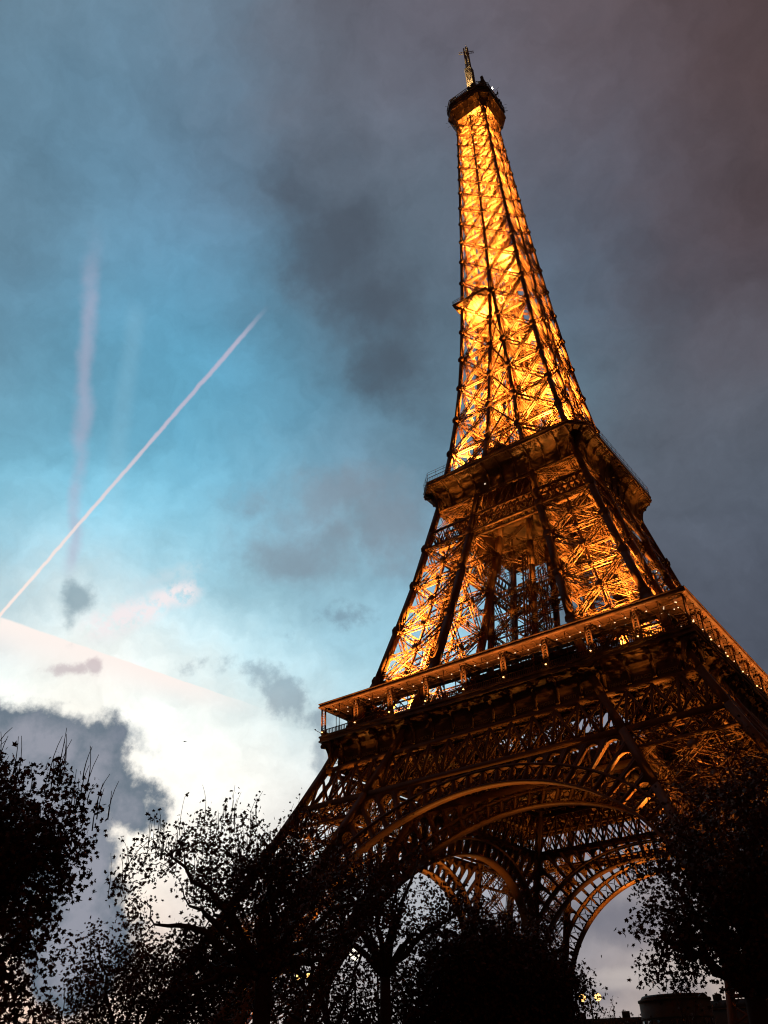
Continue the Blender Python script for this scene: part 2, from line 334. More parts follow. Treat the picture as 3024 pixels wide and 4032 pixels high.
def lit_panels(B, fa, fb, n, zs, Wd, D, b, pitch, horiz=True, hW=None, knots=0, inset=.35):
    for z0, z1 in zip(zs[:-1], zs[1:]):
        a0, b0, a1, b1 = fa(z0), fb(z0), fa(z1), fb(z1)
        ne = np.cross(b0-a0, a1-a0); ne /= np.linalg.norm(ne); nn = np.array(n, float)
        if ne@nn < 0: ne = -ne
        off = -ne*inset
        B.girder(a0+off, b1+off, ne, Wd, D, b, pitch); B.girder(b0+off, a1+off, ne, Wd, D, b, pitch)
        if horiz: B.girder(a1+off, b1+off, ne, hW or Wd, D, b, pitch)
        c = np.array([0, 0, 0.])
        # crossing point of the diagonals
        d0 = np.linalg.norm(b0-a0); d1 = np.linalg.norm(b1-a1); s_ = d0/(d0+d1)
        c = a0+(b1-a0)*s_
        if knots: B.knot(c+off+ne*(D/2+.1), ne, knots)
        if horiz and knots: B.knot((a1+b1)/2+off+ne*(D/2+.1), ne, knots*.7)

# ---- lower legs, 0 to 51 m
ZL = [4.5, 14.5, 24.0, 33.5, 43.4, 50.6, 56.2]
for sx, sy in SIDES:
    B = Bars()
    for kx, ky in (('w', 'w'), ('i', 'w'), ('w', 'i'), ('i', 'i')):
        add_chord(B, lambda z, kx=kx, ky=ky: corner(sx, sy, z, kx, ky), ZL, 1.0)
    for q, (fa, fb, n) in enumerate(leg_faces(sx, sy)):
        lit_panels(B, fa, fb, n, ZL[:5], 1.15, .8, .13, 1.5, True, 1.3, .8)
        # secondary crossing lattice inside each panel
        for z0, z1 in zip(ZL[:4], ZL[1:5]):
            zm = (z0+z1)/2
            off = -np.array(n, float)*.4
            B.girder(fa(zm)+off, (fa(z1)+fb(z1))/2+off, n, .6, .4, .1, 1.2); B.girder(fb(zm)+off, (fa(z1)+fb(z1))/2+off, n, .6, .4, .1, 1.2)
            B.girder(fa(zm)+off, (fa(z0)+fb(z0))/2+off, n, .6, .4, .1, 1.2); B.girder(fb(zm)+off, (fa(z0)+fb(z0))/2+off, n, .6, .4, .1, 1.2)
    # inclined lift track and stair inside the leg
    ce = lambda z, dx=0, dy=0: np.array([sx*((W(z)+I(z))/2+dx), sy*((W(z)+I(z))/2+dy), z])
    for dx, dy in ((-2.2, 2.2), (2.2, -2.2), (0, 0)):
        B.girder(ce(5, dx, dy), ce(56, dx, dy), (sx, -sy, 0), .9, .9, .13, 1.6)
    zz = np.arange(6, 55, 2.2)
    for k, z in enumerate(zz[:-1]):
        e = 1.6 if k % 2 else -1.6
        B.bar(ce(z, -3+e, -3-e), ce(zz[k+1], -3-e, -3+e), (0, 0, 1), .12, .6)
    o = B.build('leg', [IRON], tower)
    for kx in 'wi':
        for ky in 'wi':
            P = Bars()   # four masonry shoes
            c0 = corner(sx, sy, 0, kx, ky); c1 = corner(sx, sy, 4.5, kx, ky)
            l0 = [c0+np.array([a*3.4, b*3.4, 0]) for a, b in ((-1, -1), (1, -1), (1, 1), (-1, 1))]
            l1 = [c1+np.array([a*1.5, b*1.5, .25]) for a, b in ((-1, -1), (1, -1), (1, 1), (-1, 1))]
            P.prism(l0, l1)
            P.build('masonry_pier', [STONE], o)

# ---- the four decorative arches, spandrels and belt trusses (in the sloping face planes)
def face_fn(k):
    # returns map (x along the face, z) -> point, and inward normal function
    if k == 0: return lambda x, z, d=0: np.array([x, -W(z)+d, z])
    if k == 1: return lambda x, z, d=0: np.array([W(z)-d, x, z])
    if k == 2: return lambda x, z, d=0: np.array([-x, W(z)-d, z])
    return lambda x, z, d=0: np.array([-W(z)+d, -x, z])
FN = [(0, -1, 0), (1, 0, 0), (0, 1, 0), (-1, 0, 0)]
CS = 1.118; ZC = 8.7; RI = 34.5; RE = 37.9
def apt(f, th, r, d=0): return f(r*math.cos(th), ZC+r*math.sin(th)/CS, d)
def band(B, f, r0, r1, ths, d0, d1):
    L = [[apt(f, th, r0, d0), apt(f, th, r1, d0), apt(f, th, r1, d1), apt(f, th, r0, d1)] for th in ths]
    n = len(L); pts = [p for l in L for p in l]; F = []
    for i in range(n-1):
        for j in range(4): F.append((i*4+j, i*4+(j+1) % 4, (i+1)*4+(j+1) % 4, (i+1)*4+j))
    B.poly(pts, F)
def inner_fn(k):
    if k == 0: return lambda x, z, d=0: np.array([x, -I(z)+d, z])
    if k == 1: return lambda x, z, d=0: np.array([I(z)-d, x, z])
    if k == 2: return lambda x, z, d=0: np.array([-x, I(z)-d, z])
    return lambda x, z, d=0: np.array([-I(z)+d, -x, z])
for k in list(range(4))+[10, 11, 12, 13]:
    inner_ = k >= 10; f = inner_fn(k % 10) if inner_ else face_fn(k); n = FN[k % 10]
    B = Bars()
    ths = np.linspace(0.0, math.pi, 97)
    band(B, f, RI, RI+.38, ths, -.35, 1.5)
    band(B, f, RE-.38, RE, ths, -.35, 1.2)
    N = 44; pt = np.linspace(0, math.pi, N+1)
    for i, th in enumerate(pt):
        a, b = apt(f, th, RI+.35), apt(f, th, RE-.3)
        # web plate of each post, seen edge-on from below
        for s_ in (0,):
            dth = .16/RI
            l0 = [apt(f, th-dth, RI+.3, -.2), apt(f, th+dth, RI+.3, -.2), apt(f, th+dth, RI+.3, 1.1), apt(f, th-dth, RI+.3, 1.1)]
            l1 = [apt(f, th-dth, RE-.3, -.2), apt(f, th+dth, RE-.3, -.2), apt(f, th+dth, RE-.3, 1.1), apt(f, th-dth, RE-.3, 1.1)]
            B.prism(l0, l1, False)
        if i < N:
            t2 = pt[i+1]; tm = (th+t2)/2
            for d in (0.0,):
                q = .05/1
                A1, A2, B1, B2 = apt(f, th+.006, RI+.4, d), apt(f, t2-.006, RI+.4, d), apt(f, th+.006, RE-.4, d), apt(f, t2-.006, RE-.4, d)
                C_ = apt(f, tm, (RI+RE)/2+.3, d); C2 = apt(f, tm, RI+1.0, d)
                for P_, Q_ in ((B1, C_), (B2, C_), (C_, C2)): B.bar(P_, Q_, n, .1, .13)
                B.bar(A1, apt(f, tm, (RI+RE)/2, d), n, .1, .13); B.bar(A2, apt(f, tm, (RI+RE)/2, d), n, .1, .13)
                # scroll ring at the foot of each cell
                rr = .42; pr = None
                for j in range(9):
                    an = j*math.pi/4; p_ = apt(f, tm+rr*math.cos(an)/RI, RI+.95+rr*math.sin(an), d)
                    if pr is not None: B.bar(pr, p_, n, .1, .12)
                    pr = p_
    # spandrel arcade between the arch and the belt / the leg's inner rib
    def rtop(th):
        lo, hi = RE, 75.0
        for _ in range(40):
            r = (lo+hi)/2; x = abs(r*math.cos(th)); z = ZC+r*math.sin(th)/CS
            if z > 43.2 or x > I(z)+.2: hi = r
            else: lo = r
        return lo
    Np = 44
    for i in range(Np):
        t0, t1 = math.pi*i/Np, math.pi*(i+1)/Np; tm = (t0+t1)/2; hw = (t1-t0)/2*.80
        rt = min(rtop(t0), rtop(t1), rtop(tm)); h = rt-RE
        if h < .5: 
            if max(rtop(t0), rtop(t1)) > RE+.1 and h >= 0:
                band(B, f, RE, max(RE+.05, rt), [t0, tm, t1], .0, .14)
            continue
        hwm = hw*RE
        rc = max(RE+.05, rt-hwm-.35)
        prev = None; pts = []; F = []
        ts = np.linspace(-1, 1, 9)
        for j, s_ in enumerate(ts):
            th = tm+hw*s_; ri = rc+math.sqrt(max(0, 1-s_*s_))*hwm; ri = min(ri, rt-.2); ro = rtop(th)
            pts += [apt(f, th, ri, 0), apt(f, th, ro, 0), apt(f, th, ro, .14), apt(f, th, ri, .9)]
            if j: 
                a = (j-1)*4; F += [(a, a+4, a+5, a+1), (a+2, a+6, a+7, a+3), (a+3, a+7, a+4, a)]
        B.poly(pts, F)
        for tA, tB in ((t0, tm-hw), (tm+hw, t1)):
            l0 = [apt(f, tA, RE, -.02), apt(f, tB, RE, -.02), apt(f, tB, RE, .9), apt(f, tA, RE, .9)]
            l1 = [apt(f, tA, rtop(tA), -.02), apt(f, tB, rtop(tB), -.02), apt(f, tB, rtop(tB), .9), apt(f, tA, rtop(tA), .9)]
            B.prism(l0, l1, False)
    # feet of the arch down to the pier
    for s_ in (-1, 1):
        for r in (RI+.19, RE-.19): B.bar(f(s_*r, ZC+.2, .55), f(s_*r, 1.0, .55), n, 1.7, .38)
        for z in np.arange(1.5, 8, 2.2):
            B.bar(f(s_*RI, z, .3), f(s_*RE, z+2.2, .3), n, .12, .2); B.bar(f(s_*RE, z, .3), f(s_*RI, z+2.2, .3), n, .12, .2)
    B.build('inner_arch' if inner_ else 'arch', [IRON], tower)

for k in range(4):
    f = face_fn(k); n = FN[k]
    B = Bars()
    for dd, ww, hh in ((0, .5, .5), (2.6, .35, .3)):
        for z, wv in ((43.4, .95), (50.5, .8)):
            x = W(z)-.3-dd; B.bar(f(-x, z, dd), f(x, z, dd), n, ww, wv if dd == 0 else .5)
        nx = 9
        for j in range(-nx, nx+1):
            x = j*3.95; xe = x
            if abs(x) < W(46): B.bar(f(x, 43.6, dd), f(x, 50.4, dd), n, ww*.6, hh*.8)
        for j in range(-nx, nx):
            x0, x1 = j*3.95, (j+1)*3.95
            if max(abs(x0), abs(x1)) > 36.5: continue
            if dd == 0:
                B.bar(f(x0, 43.7, .12), f(x1, 50.3, .12), n, .14, .42); B.bar(f(x1, 43.7, -.06), f(x0, 50.3, -.06), n, .14, .42)
            else:
                B.girder(f(x0, 43.7, dd), f(x1, 50.3, dd), n, .5, .3, .1, .9); B.girder(f(x1, 43.7, dd+.3), f(x0, 50.3, dd+.3), n, .5, .3, .1, .9)
    # narrow belt under it across each leg
    for s_ in (-1, 1):
        for z in (40.0,):
            B.bar(f(s_*(I(z)), z), f(s_*(W(z)-.4), z), n, .5, .5)
        xs = np.linspace(I(41.7), W(41.7)-.5, 7)
        for a, b in zip(xs[:-1], xs[1:]):
            B.bar(f(s_*a, 40.2), f(s_*b, 43.2), n, .1, .3); B.bar(f(s_*b, 40.2, .15), f(s_*a, 43.2, .15), n, .1, .3)
    B.build('belt_truss', [IRON], tower)
    B = Bars(); g = inner_fn(k)
    B.bar(g(-I(43.5), 43.5), g(I(43.5), 43.5), n, .5, 1.3); B.bar(g(-I(50.5), 50.5), g(I(50.5), 50.5), n, .5, .8)
    xs = np.linspace(-I(43.5)+.6, I(43.5)-.6, 13); xt = np.linspace(-I(50.5)+.6, I(50.5)-.6, 13)
    for q in range(12):
        B.bar(g(xs[q], 43.9), g(xt[q+1], 50.2), n, .14, .4); B.bar(g(xs[q+1], 43.9, .15), g(xt[q], 50.2, .15), n, .14, .4); B.bar(g(xs[q], 43.9), g(xt[q], 50.3), n, .3, .3)
        xm0, xm1 = (xs[q]+xt[q])/2, (xs[q+1]+xt[q+1])/2
        B.bar(g(xm0, 47.1), g((xs[q]+xs[q+1])/2, 43.9), n, .1, .2); B.bar(g(xm1, 47.1), g((xs[q]+xs[q+1])/2, 43.9), n, .1, .2); B.bar(g(xm0, 47.1), g((xt[q]+xt[q+1])/2, 50.2), n, .1, .2); B.bar(g(xm1, 47.1), g((xt[q]+xt[q+1])/2, 50.2), n, .1, .2)
    B.build('inner_belt_truss', [IRON], tower)

# ---- first platform
def sq_ring(B, prof, cham=0.0, closed=False):
    """sweep a profile [(half-width, z)...] round a square (chamfered) plan"""
    L = []
    for (w, z) in prof:
        c = cham*w/20.74 if cham else 0
        if cham: L.append([(-w+c, -w, z), (w-c, -w, z), (w, -w+c, z), (w, w-c, z), (w-c, w, z), (-w+c, w, z), (-w, w-c, z), (-w, -w+c, z)])
        else: L.append([(-w, -w, z), (w, -w, z), (w, w, z), (-w, w, z)])
    n = len(L[0]); pts = [p for l in L for p in l]; F = []
    R = range(len(L)) if closed else range(len(L)-1)
    for i in R:
        j = (i+1) % len(L)
        for q in range(n): F.append((i*n+q, i*n+(q+1) % n, j*n+(q+1) % n, j*n+q))
    B.poly(pts, F)
B = Bars()
sq_ring(B, [(35.9, 55.95), (35.9, 56.25), (35.75, 56.3), (35.75, 56.75), (35.9, 56.8), (35.9, 57.1), (13.5, 57.1), (13.5, 56.2), (34.4, 55.95)], closed=True)
for q in range(-3, 4):       # deck girders seen from below through the arches
    for ax in (0, 1):
        a = q*9.5
        for s_ in (-1, 1):
            if abs(a) < 13.5: p0, p1 = (s_*13.5, s_*33.0)
            else: p0, p1 = (0, s_*33.0)
            A = np.array([a, p0, 53.6]) if ax == 0 else np.array([p0, a, 53.6]); Bq = np.array([a, p1, 53.6]) if ax == 0 else np.array([p1, a, 53.6])
            B.girder(A, Bq, (1, 0, 0) if ax == 0 else (0, 1, 0), 4.6, .5, .22, 3.2)
B.build('first_platform_deck', [IRON_D], tower)
NAMES = [['CAUCHY','BELGRAND','REGNAULT','FRESNEL','DE PRONY','VICAT','EBELMEN','COULOMB','POINSOT','FOUCAULT','DELAUNAY','MORIN','HAUY','COMBES','THENARD','ARAGO','POISSON','MONGE'],
         ['PETIET','DAGUERRE','WURTZ','LE VERRIER','PERDONNET','DELAMBRE','MALUS','BREGUET','POLONCEAU','DUMAS','CLAPEYRON','BORDA','FOURIER','BICHAT','SAUVAGE','PELOUZE','CARNOT','LAME']]
def text_mesh(name, s, size, depth=.03):
    c = bpy.data.curves.new(name, 'FONT'); c.body = s; c.size = size; c.extrude = depth; c.align_x = 'CENTER'; c.resolution_u = 2
    o = bpy.data.objects.new(name, c); COL.objects.link(o); dg = bpy.context.evaluated_depsgraph_get()
    me = bpy.data.meshes.new_from_object(o.evaluated_get(dg)); bpy.data.objects.remove(o); return me
def ROT(k): return Matrix.Rotation(k*math.pi/2, 4, 'Z')
def P0(x, y, z): return np.array([x, y, z])
fw = [(33.75, 50.7), (33.95, 50.75), (33.95, 51.3), (33.45, 51.45), (33.35, 51.8), (33.3, 53.2), (33.42, 53.9), (33.7, 54.6), (34.15, 55.3), (34.75, 55.8), (35.6, 55.95)]
for k in range(4):
    B = Bars(); n = len(fw)
    # each side is a strip mitred at the corners
    pts = [(-w, -w, z) for w, z in fw]+[(w, -w, z) for w, z in fw]
    B.poly(pts, [(i, n+i, n+i+1, i+1) for i in range(n-1)])
    for j in range(-9, 10):     # consoles with their scroll heads
        x = j*4.0; 
        if abs(j) == 9: x = math.copysign(35.2, j)
        prof = [(-33.2, 51.9), (-33.62, 51.9), (-33.68, 52.4), (-33.62, 53.6), (-33.85, 54.3), (-34.3, 54.9), (-35.0, 55.3), (-35.55, 55.5), (-35.62, 55.9), (-33.3, 55.94)]
        B.prism([(x-.24, y, z) for y, z in prof], [(x+.24, y, z) for y, z in prof])
        L0 = []; L1 = []
        for q in range(10):
            a = q*math.pi/5; L0.append((x-.42, -35.3+.36*math.cos(a), 55.2+.36*math.sin(a))); L1.append((x+.42, -35.3+.36*math.cos(a), 55.2+.36*math.sin(a)))
        B.prism(L0, L1)
        B.box((x, -33.75, 51.75), .7, .5, .35)
    fr = B.build('frieze', [IRON_D], tower); fr.matrix_local = ROT(k)
    if k < 2:
        for j, s_ in enumerate(NAMES[k]):
            me = text_mesh('name_lettering', s_, .82); me.materials.append(GOLD)
            o = bpy.data.objects.new('name_lettering', me); COL.objects.link(o); o.parent = fr
            o.location = (-34+4*j, -33.40, 52.1); o.rotation_euler = (math.pi/2, 0, 0)
            mx = max(v.co.x for v in me.vertices)*2; o.scale = (min(1, 3.0/mx), 1, 1)
# gallery canopy (roof) per side, posts, railings
for k in range(4):
    B = Bars()
    # fascia and roof, mitred
    pr = [(35.95, 62.62), (36.0, 62.7), (36.0, 62.95), (35.85, 63.0), (35.85, 63.3), (36.0, 63.35), (36.0, 63.5), (35.2, 63.62), (29.2, 64.2), (29.2, 62.9), (35.4, 62.62)]
    n = len(pr); pts = [(-w, -w, z) for w, z in pr]+[(w, -w, z) for w, z in pr]
    B.poly(pts, [(i, n+i, n+(i+1) % n, (i+1) % n) for i in range(n)])
    for j in range(-17, 18):   # rafters under the roof
        x = j*1.95; B.bar((x, -35.4, 62.55), (x, -max(29.4, abs(x)), 62.82), (0, 0, 1), .16, .12) if abs(x) < 35.3 else None
    for y in (-33.4, -31.4): B.bar((y, y, 62.6), (-y, y, 62.6), (0, 0, 1), .2, .14)
    B.build('gallery_canopy', [IRON_D], tower).matrix_local = ROT(k)
    B = Bars()
    y = -35.45
    B.bar((-35.6, y, 58.25), (35.6, y, 58.25), (0, 0, 1), .12, .16); B.bar((-35.6, y, 57.35), (35.6, y, 57.35), (0, 0, 1), .1, .12)
    for x in np.arange(-35.4, 35.5, .36): B.bar((x, y, 57.1), (x, y, 58.25), (0, 1, 0), .09, .13)
    for x in np.arange(-35.2+3.91, 35.2, 7.82): B.bar((x, y, 57.1), (x, y, 62.6), (0, 1, 0), .1, .1)
    for x in np.arange(-35.2+3.91, 35.2, 7.82):
        for y2 in (-31.6,): B.bar((x, y2, 57.1), (x, y2, 62.7), (0, 1, 0), .14, .14)
    B.build('gallery_railing', [IRON_D], tower).matrix_local = ROT(k)
def make_post():
    B = Bars()
    for s_ in (-.42, .42):
        B.bar((s_, 0, .75), (s_, 0, 5.35), (0, 1, 0), .26, .22); B.box((s_, 0, 5.32), .34, .36, .14)
    for i in range(9):
        z = .9+i*.48; B.bar((-.36, 0, z), (.36, 0, z+.44), (0, 1, 0), .05, .07); B.bar((.36, 0.03, z), (-.36, 0.03, z+.44), (0, 1, 0), .05, .07)
    B.box((0, 0, 5.45), 1.2, .5, .1)
    o = B.build('gallery_post', [IRON_D], tower)
    C = Bars(); lo = []
    for rr, zz in ((.18, .1), (.34, .25), (.56, .55), (.60, .75)):
        lo.append([(rr*math.cos(a)*1.15, rr*math.sin(a)*.7, zz) for a in np.linspace(0, 2*math.pi, 13)[:-1]])
    for a, b in zip(lo[:-1], lo[1:]): C.prism(a, b)
    C.bar((0, -.5, .45), (0, -2.4, .62), (0, 0, 1), .07, .07); C.box((0, -2.4, .7), .22, .22, .12)  # added arm and lamp head, to carry the fascia fill spot outward
    bowl = C.build('base_bowl', [IRON_D], o)
    C = Bars(); C.box((0, -.5, .72), .22, .16, .12)
    bl = C.build('post_lamp', [BULB], o)
    return o, bowl, bl
post, bowl, pbulb = make_post()
pl = bpy.data.lights.new('gallery_fill', 'SPOT'); pl.energy = 3600; pl.spot_size = R_(125); pl.spot_blend = .7; pl.color = (1, .42, .10); pl.shadow_soft_size = .12  # fill spot added out on the arm to light the canopy fascia
pl2 = bpy.data.lights.new('console_fill', 'POINT'); pl2.energy = 7; pl2.color = (1, .42, .10); pl2.shadow_soft_size = .12  # bare fill point added outside the floor edge to light the consoles
first = True
for k in range(4):
    for j in range(9 if True else 10):
        x = -35.2+7.822*j
        mt = ROT(k) @ Matrix.Translation((x, -35.3, 57.1))
        if first: o = post; o.matrix_local = mt; first = False
        else:
            o = copy_obj(post, tower, mtx=mt); copy_obj(bowl, o); copy_obj(pbulb, o)
        if k in (0, 1):
            for (dy, dz, pl_) in ((-2.4, 1.0, pl),)+(((-1.7, -.3, pl2),) if j % 2 == 0 else ()):
                l = bpy.data.objects.new('gallery_fill', pl_); COL.objects.link(l); l.parent = o; l.location = (0, dy, dz); l.rotation_euler = (math.pi-.12, 0, 0)
# white ceiling downlights in pairs under the canopy
me_d = Bars(); me_d.box((0, 0, 0), .17, .17, .10); dl = me_d.build('ceiling_downlight', [WBULB], tower)
cnt = 0
for k in (0, 1):
    for j in range(9):
        for dx, y in ((1.6, -33.6), (3.9, -33.2), (6.1, -33.6), (2.8, -31.2), (5.0, -31.2)):
            x = -35.2+7.822*j+dx
            if abs(x) > 34.8 or cnt >= 84: continue
            mt = ROT(k) @ Matrix.Translation((x+rng.uniform(-.3, .3), y, 62.50 if y < -33 else 62.62))
            if cnt == 0: dl.matrix_local = mt
            else: copy_obj(dl, tower, mtx=mt)
            cnt += 1
# pavilions behind the gallery
for (x0, x1, y0, y1, zt, k) in ((-6, 17.5, -30.8, -19, 62.2, 0), (-17, 17, -29, -19.5, 62.2, 1), (-17, 17, -29, -19.5, 62.2, 2), (-17, 17, -29, -19.5, 62.2, 3)):
    B = Bars(); sl_ = 1.5
    B.prism([(x0, y0, 57.12), (x1, y0, 57.12), (x1, y1, 57.12), (x0, y1, 57.12)], [(x0+sl_, y0+sl_*.4, zt), (x1-sl_, y0+sl_*.4, zt), (x1-sl_, y1, zt), (x0+sl_, y1, zt)])
    o = B.build('pavilion', [DARKP], tower); o.matrix_local = ROT(k)
    G = Bars()
    for j in range(7):
        a = x0+1.6+(x1-x0-3.2)*j/7; b = a+(x1-x0-3.2)/7-.35
        G.prism([(a, y0-.06, 57.9), (b, y0-.06, 57.9), (b, y0+.1, 57.9), (a, y0+.1, 57.9)], [(a, y0+.36, 61.2), (b, y0+.36, 61.2), (b, y0+.5, 61.2), (a, y0+.5, 61.2)])
    G.build('glazing', [GLASSD], o)
    if k == 0:
        for s_, x, z, sz in (('eJ', 14.9, 61.0, .7), ('JOGT', 14.4, 60.0, .8)):
            me = text_mesh('sign_lettering', s_, sz); me.materials.append(WHITEP)
            q = bpy.data.objects.new('sign_lettering', me); COL.objects.link(q); q.parent = o; q.location = (x, y0-.02+.11*(z-57), z); q.rotation_euler = (math.pi/2, 0, 0)

# ---- middle legs 57 to 116 m
ZM = [57.1, 68.3, 79.5, 90.3, 99.7, 104.2, 110.2, 116.0]
for sx, sy in SIDES:
    B = Bars()
    for kx, ky in (('w', 'w'), ('i', 'w'), ('w', 'i'), ('i', 'i')):
        add_chord(B, lambda z, kx=kx, ky=ky: corner(sx, sy, z, kx, ky), ZM, 1.15)
        for z in ZM[1:5]:
            c = corner(sx, sy, z, kx, ky)
            if kx == 'w' or ky == 'w':
                B.knot(c+np.array([0, sy*.62, 0]), (0, sy, 0), 1.0, .2) if ky == 'w' else None
                B.knot(c+np.array([sx*.62, 0, 0]), (sx, 0, 0), 1.0, .2) if kx == 'w' else None
    for q, (fa, fb, n) in enumerate(leg_faces(sx, sy)):
        lit_panels(B, fa, fb, n, ZM[:5], 1.15, .7, .17, 1.3, True, 1.2, .75)
        lit_panels(B, fa, fb, n, ZM[5:], .7, .5, .1, .9, True, .7, 0)
        for z0, z1 in zip(ZM[:4], ZM[1:5]):
            zm = (z0+z1)/2; a0, b0, a1, b1 = fa(z0), fb(z0), fa(z1), fb(z1); am, bm = fa(zm), fb(zm); c = (am+bm)/2
            off = -np.array(n, float)*.9
            B.girder(am+off, bm+off, n, .8, .4, .12, 1.4)
            if q < 2: B.bar(c+off, (a1+b1)/2+off, n, .2, .35); B.bar(c+off, (a0+b0)/2+off, n, .2, .35)
    ce = lambda z, dx=0, dy=0: np.array([sx*((W(z)+I(z))/2+dx), sy*((W(z)+I(z))/2+dy), z])
    for dx, dy in ((-1.8, 1.8), (1.8, -1.8)):
        B.girder(ce(57.5, dx, dy), ce(115, dx, dy), (sx, -sy, 0), .8, .8, .12, 1.3)
    zz = np.arange(58, 114, 1.9)
    for k, z in enumerate(zz[:-1]):
        e = 1.5 if k % 2 else -1.5
        B.bar(ce(z, -2+e, -2-e), ce(zz[k+1], -2-e, -2+e), (0, 0, 1), .1, .6)
    B.build('middle_leg', [IRON], tower)
for k in range(4):    # horizontal belts joining the middle legs under the second platform
    f = face_fn(k); n = FN[k]; B = Bars()
    for dd in (-.1, 2.0):
        for z in (99.7, 104.2):
            x = W(z)-.3-max(dd, 0); B.bar(f(-x, z, dd), f(x, z, dd), n, .4, .5)
        xs = np.linspace(-W(102)+.4, W(102)-.4, 25)
        for a, b in zip(xs[:-1], xs[1:]):
            B.bar(f(a, 99.9, dd), f(b, 104.0, dd), n, .1, .24); B.bar(f(b, 99.9, dd+.14), f(a, 104.0, dd+.14), n, .1, .24)
            if dd > 0: B.bar(f(a, 99.9, dd), f(a, 104., dd), n, .12, .16)
    xs = np.linspace(-I(107), I(107), 9)
    for a, b in zip(xs[:-1], xs[1:]):
        B.bar(f(a, 104.3), f(b, 110), n, .12, .25); B.bar(f(b, 104.3, .15), f(a, 110, .15), n, .12, .25)
    B.bar(f(-W(109.9), 109.9), f(W(109.9), 109.9), n, .5, .6)
    # dark infill behind the lattice just below the platform
    B.prism([f(-I(104.3), 104.3, 2.4), f(I(104.3), 104.3, 2.4), f(I(104.3), 104.3, 2.6), f(-I(104.3), 104.3, 2.6)], [f(-I(110), 111.6, 2.4), f(I(110), 111.6, 2.4), f(I(110), 111.6, 2.6), f(-I(110), 111.6, 2.6)])
    B.build('upper_belt_truss', [IRON], tower)
# central lift pylons and machinery between first and second platform
B = Bars()
for x, y in ((-6.5, -6.5), (6.5, -6.5), (6.5, 6.5), (-6.5, 6.5)):
    B.girder((x, y, 57), (x*.55, y*.55, 100), (1, 0, 0), 1.2, 1.2, .2, 2.0)
for z in (66, 75, 84, 93):
    q = 6.5-(z-57)*.068
    for a, b in (((-q, -q), (q, -q)), ((q, -q), (q, q)), ((q, q), (-q, q)), ((-q, q), (-q, -q))): B.girder((*a, z), (*b, z), (0, 0, 1), .8, .6, .12, 1.3)
B.build('central_pylons', [IRON], tower)

# ---- second platform
B = Bars()
pr = [(17.2, 109.9), (17.5, 110.0), (17.5, 110.9), (17.55, 111.8), (17.8, 112.9), (18.3, 113.9), (19.1, 114.7), (20.2, 115.3), (20.74, 115.5)]
sq_ring(B, pr, 3.27)
deck = B.build('second_platform_cove', [IRON_D], tower)
B = Bars()
sq_ring(B, [(20.5, 115.5), (20.74, 115.5), (20.8, 115.55), (20.8, 115.9), (20.66, 115.95), (20.66, 116.35), (20.8, 116.4), (20.8, 116.7), (0.1, 116.7), (0.1, 115.6)], 3.27, True)
for sx, sy in SIDES: B.box((sx*4.2, sy*4.2, 113), .4, .4, 5.4)
B.build('second_platform_deck', [IRON_D], tower)
B = Bars()
cprof = [(-17.3, 110.2), (-17.75, 110.2), (-17.85, 111.6), (-18.15, 112.9), (-18.8, 113.9), (-19.6, 114.6), (-20.7, 115.05), (-20.74, 115.48), (-17.4, 115.48)]
for k in range(4):
    Rk = ROT(k)
    for j in range(-5, 6):
        x = j*3.42
        g = lambda dx: [tuple(Rk @ Vector((x+dx, y, z))) for y, z in cprof]
        B.prism(g(-.17), g(.17))
    Rd = Matrix.Rotation(k*math.pi/2+math.pi/4, 4, 'Z')
    sc = (20.74*2-3.27)/math.sqrt(2)-20.74
    for x in (-1.1, 1.1):
        g = lambda dx: [tuple(Rd @ Vector((x+dx, y*(1+(sc+0.0)/20.74)+.0, z))) for y, z in cprof]
        B.prism(g(-.17), g(.17))
    for x in np.arange(-17.2, 17.3, .57):     # small joists under the rim
        a = Rk @ Vector((x, -20.55, 115.38)); b = Rk @ Vector((x, -19.3, 115.05)); B.bar(a, b, (0, 0, 1), .14, .16)
B.build('second_platform_consoles', [IRON_D], tower)
B = Bars()
cy = lambda w, c, z: [(-w+c, -w, z), (w-c, -w, z), (w, -w+c, z), (w, w-c, z), (w-c, w, z), (-w+c, w, z), (-w, w-c, z), (-w, -w+c, z)]
for z, th in ((117.8, .1), (118.7, .06), (119.3, .05)):
    L = cy(20.6, 3.2, z)
    for a, b in zip(L, L[1:]+L[:1]): B.bar(a, b, (0, 0, 1), th, th)
L = cy(20.6, 3.2, 116.7)
for a, b in zip(L, L[1:]+L[:1]):
    a = np.array(a); b = np.array(b); n_ = int(np.linalg.norm(b-a)/.45)
    for q in range(n_): 
        p_ = a+(b-a)*q/n_; B.bar(p_, p_+np.array([0, 0, 2.6 if q % 5 == 0 else 1.1]), (0, 1, 0), .05, .05)
B.build('second_platform_railing', [IRON_D], tower)
B = Bars()     # upper gallery building on the second platform
B.prism(cy(13.2, 2.2, 116.72), cy(13.2, 2.2, 120.2)); B.prism(cy(15.2, 2.2, 120.25), cy(15.2, 2.2, 120.75))
B.box((-3.2, -12.6, 122.6), 4.6, 2.2, 3.6); B.box((8, -9.5, 122.0), 3, 3, 2.4); B.box((-9.5, -10.5, 121.9), 3.0, 2.4, 2.2)
for z in (121.8,):
    L = cy(15.0, 2.1, z)
    for a, b in zip(L, L[1:]+L[:1]): B.bar(a, b, (0, 0, 1), .08, .08)
L = cy(15.0, 2.1, 120.75)
for a, b in zip(L, L[1:]+L[:1]):
    a = np.array(a); b = np.array(b); n_ = int(np.linalg.norm(b-a)/.6)
    for q in range(n_): p_ = a+(b-a)*q/n_; B.bar(p_, p_+np.array([0, 0, 1.1]), (0, 1, 0), .06, .06)
rp = random.Random(4)
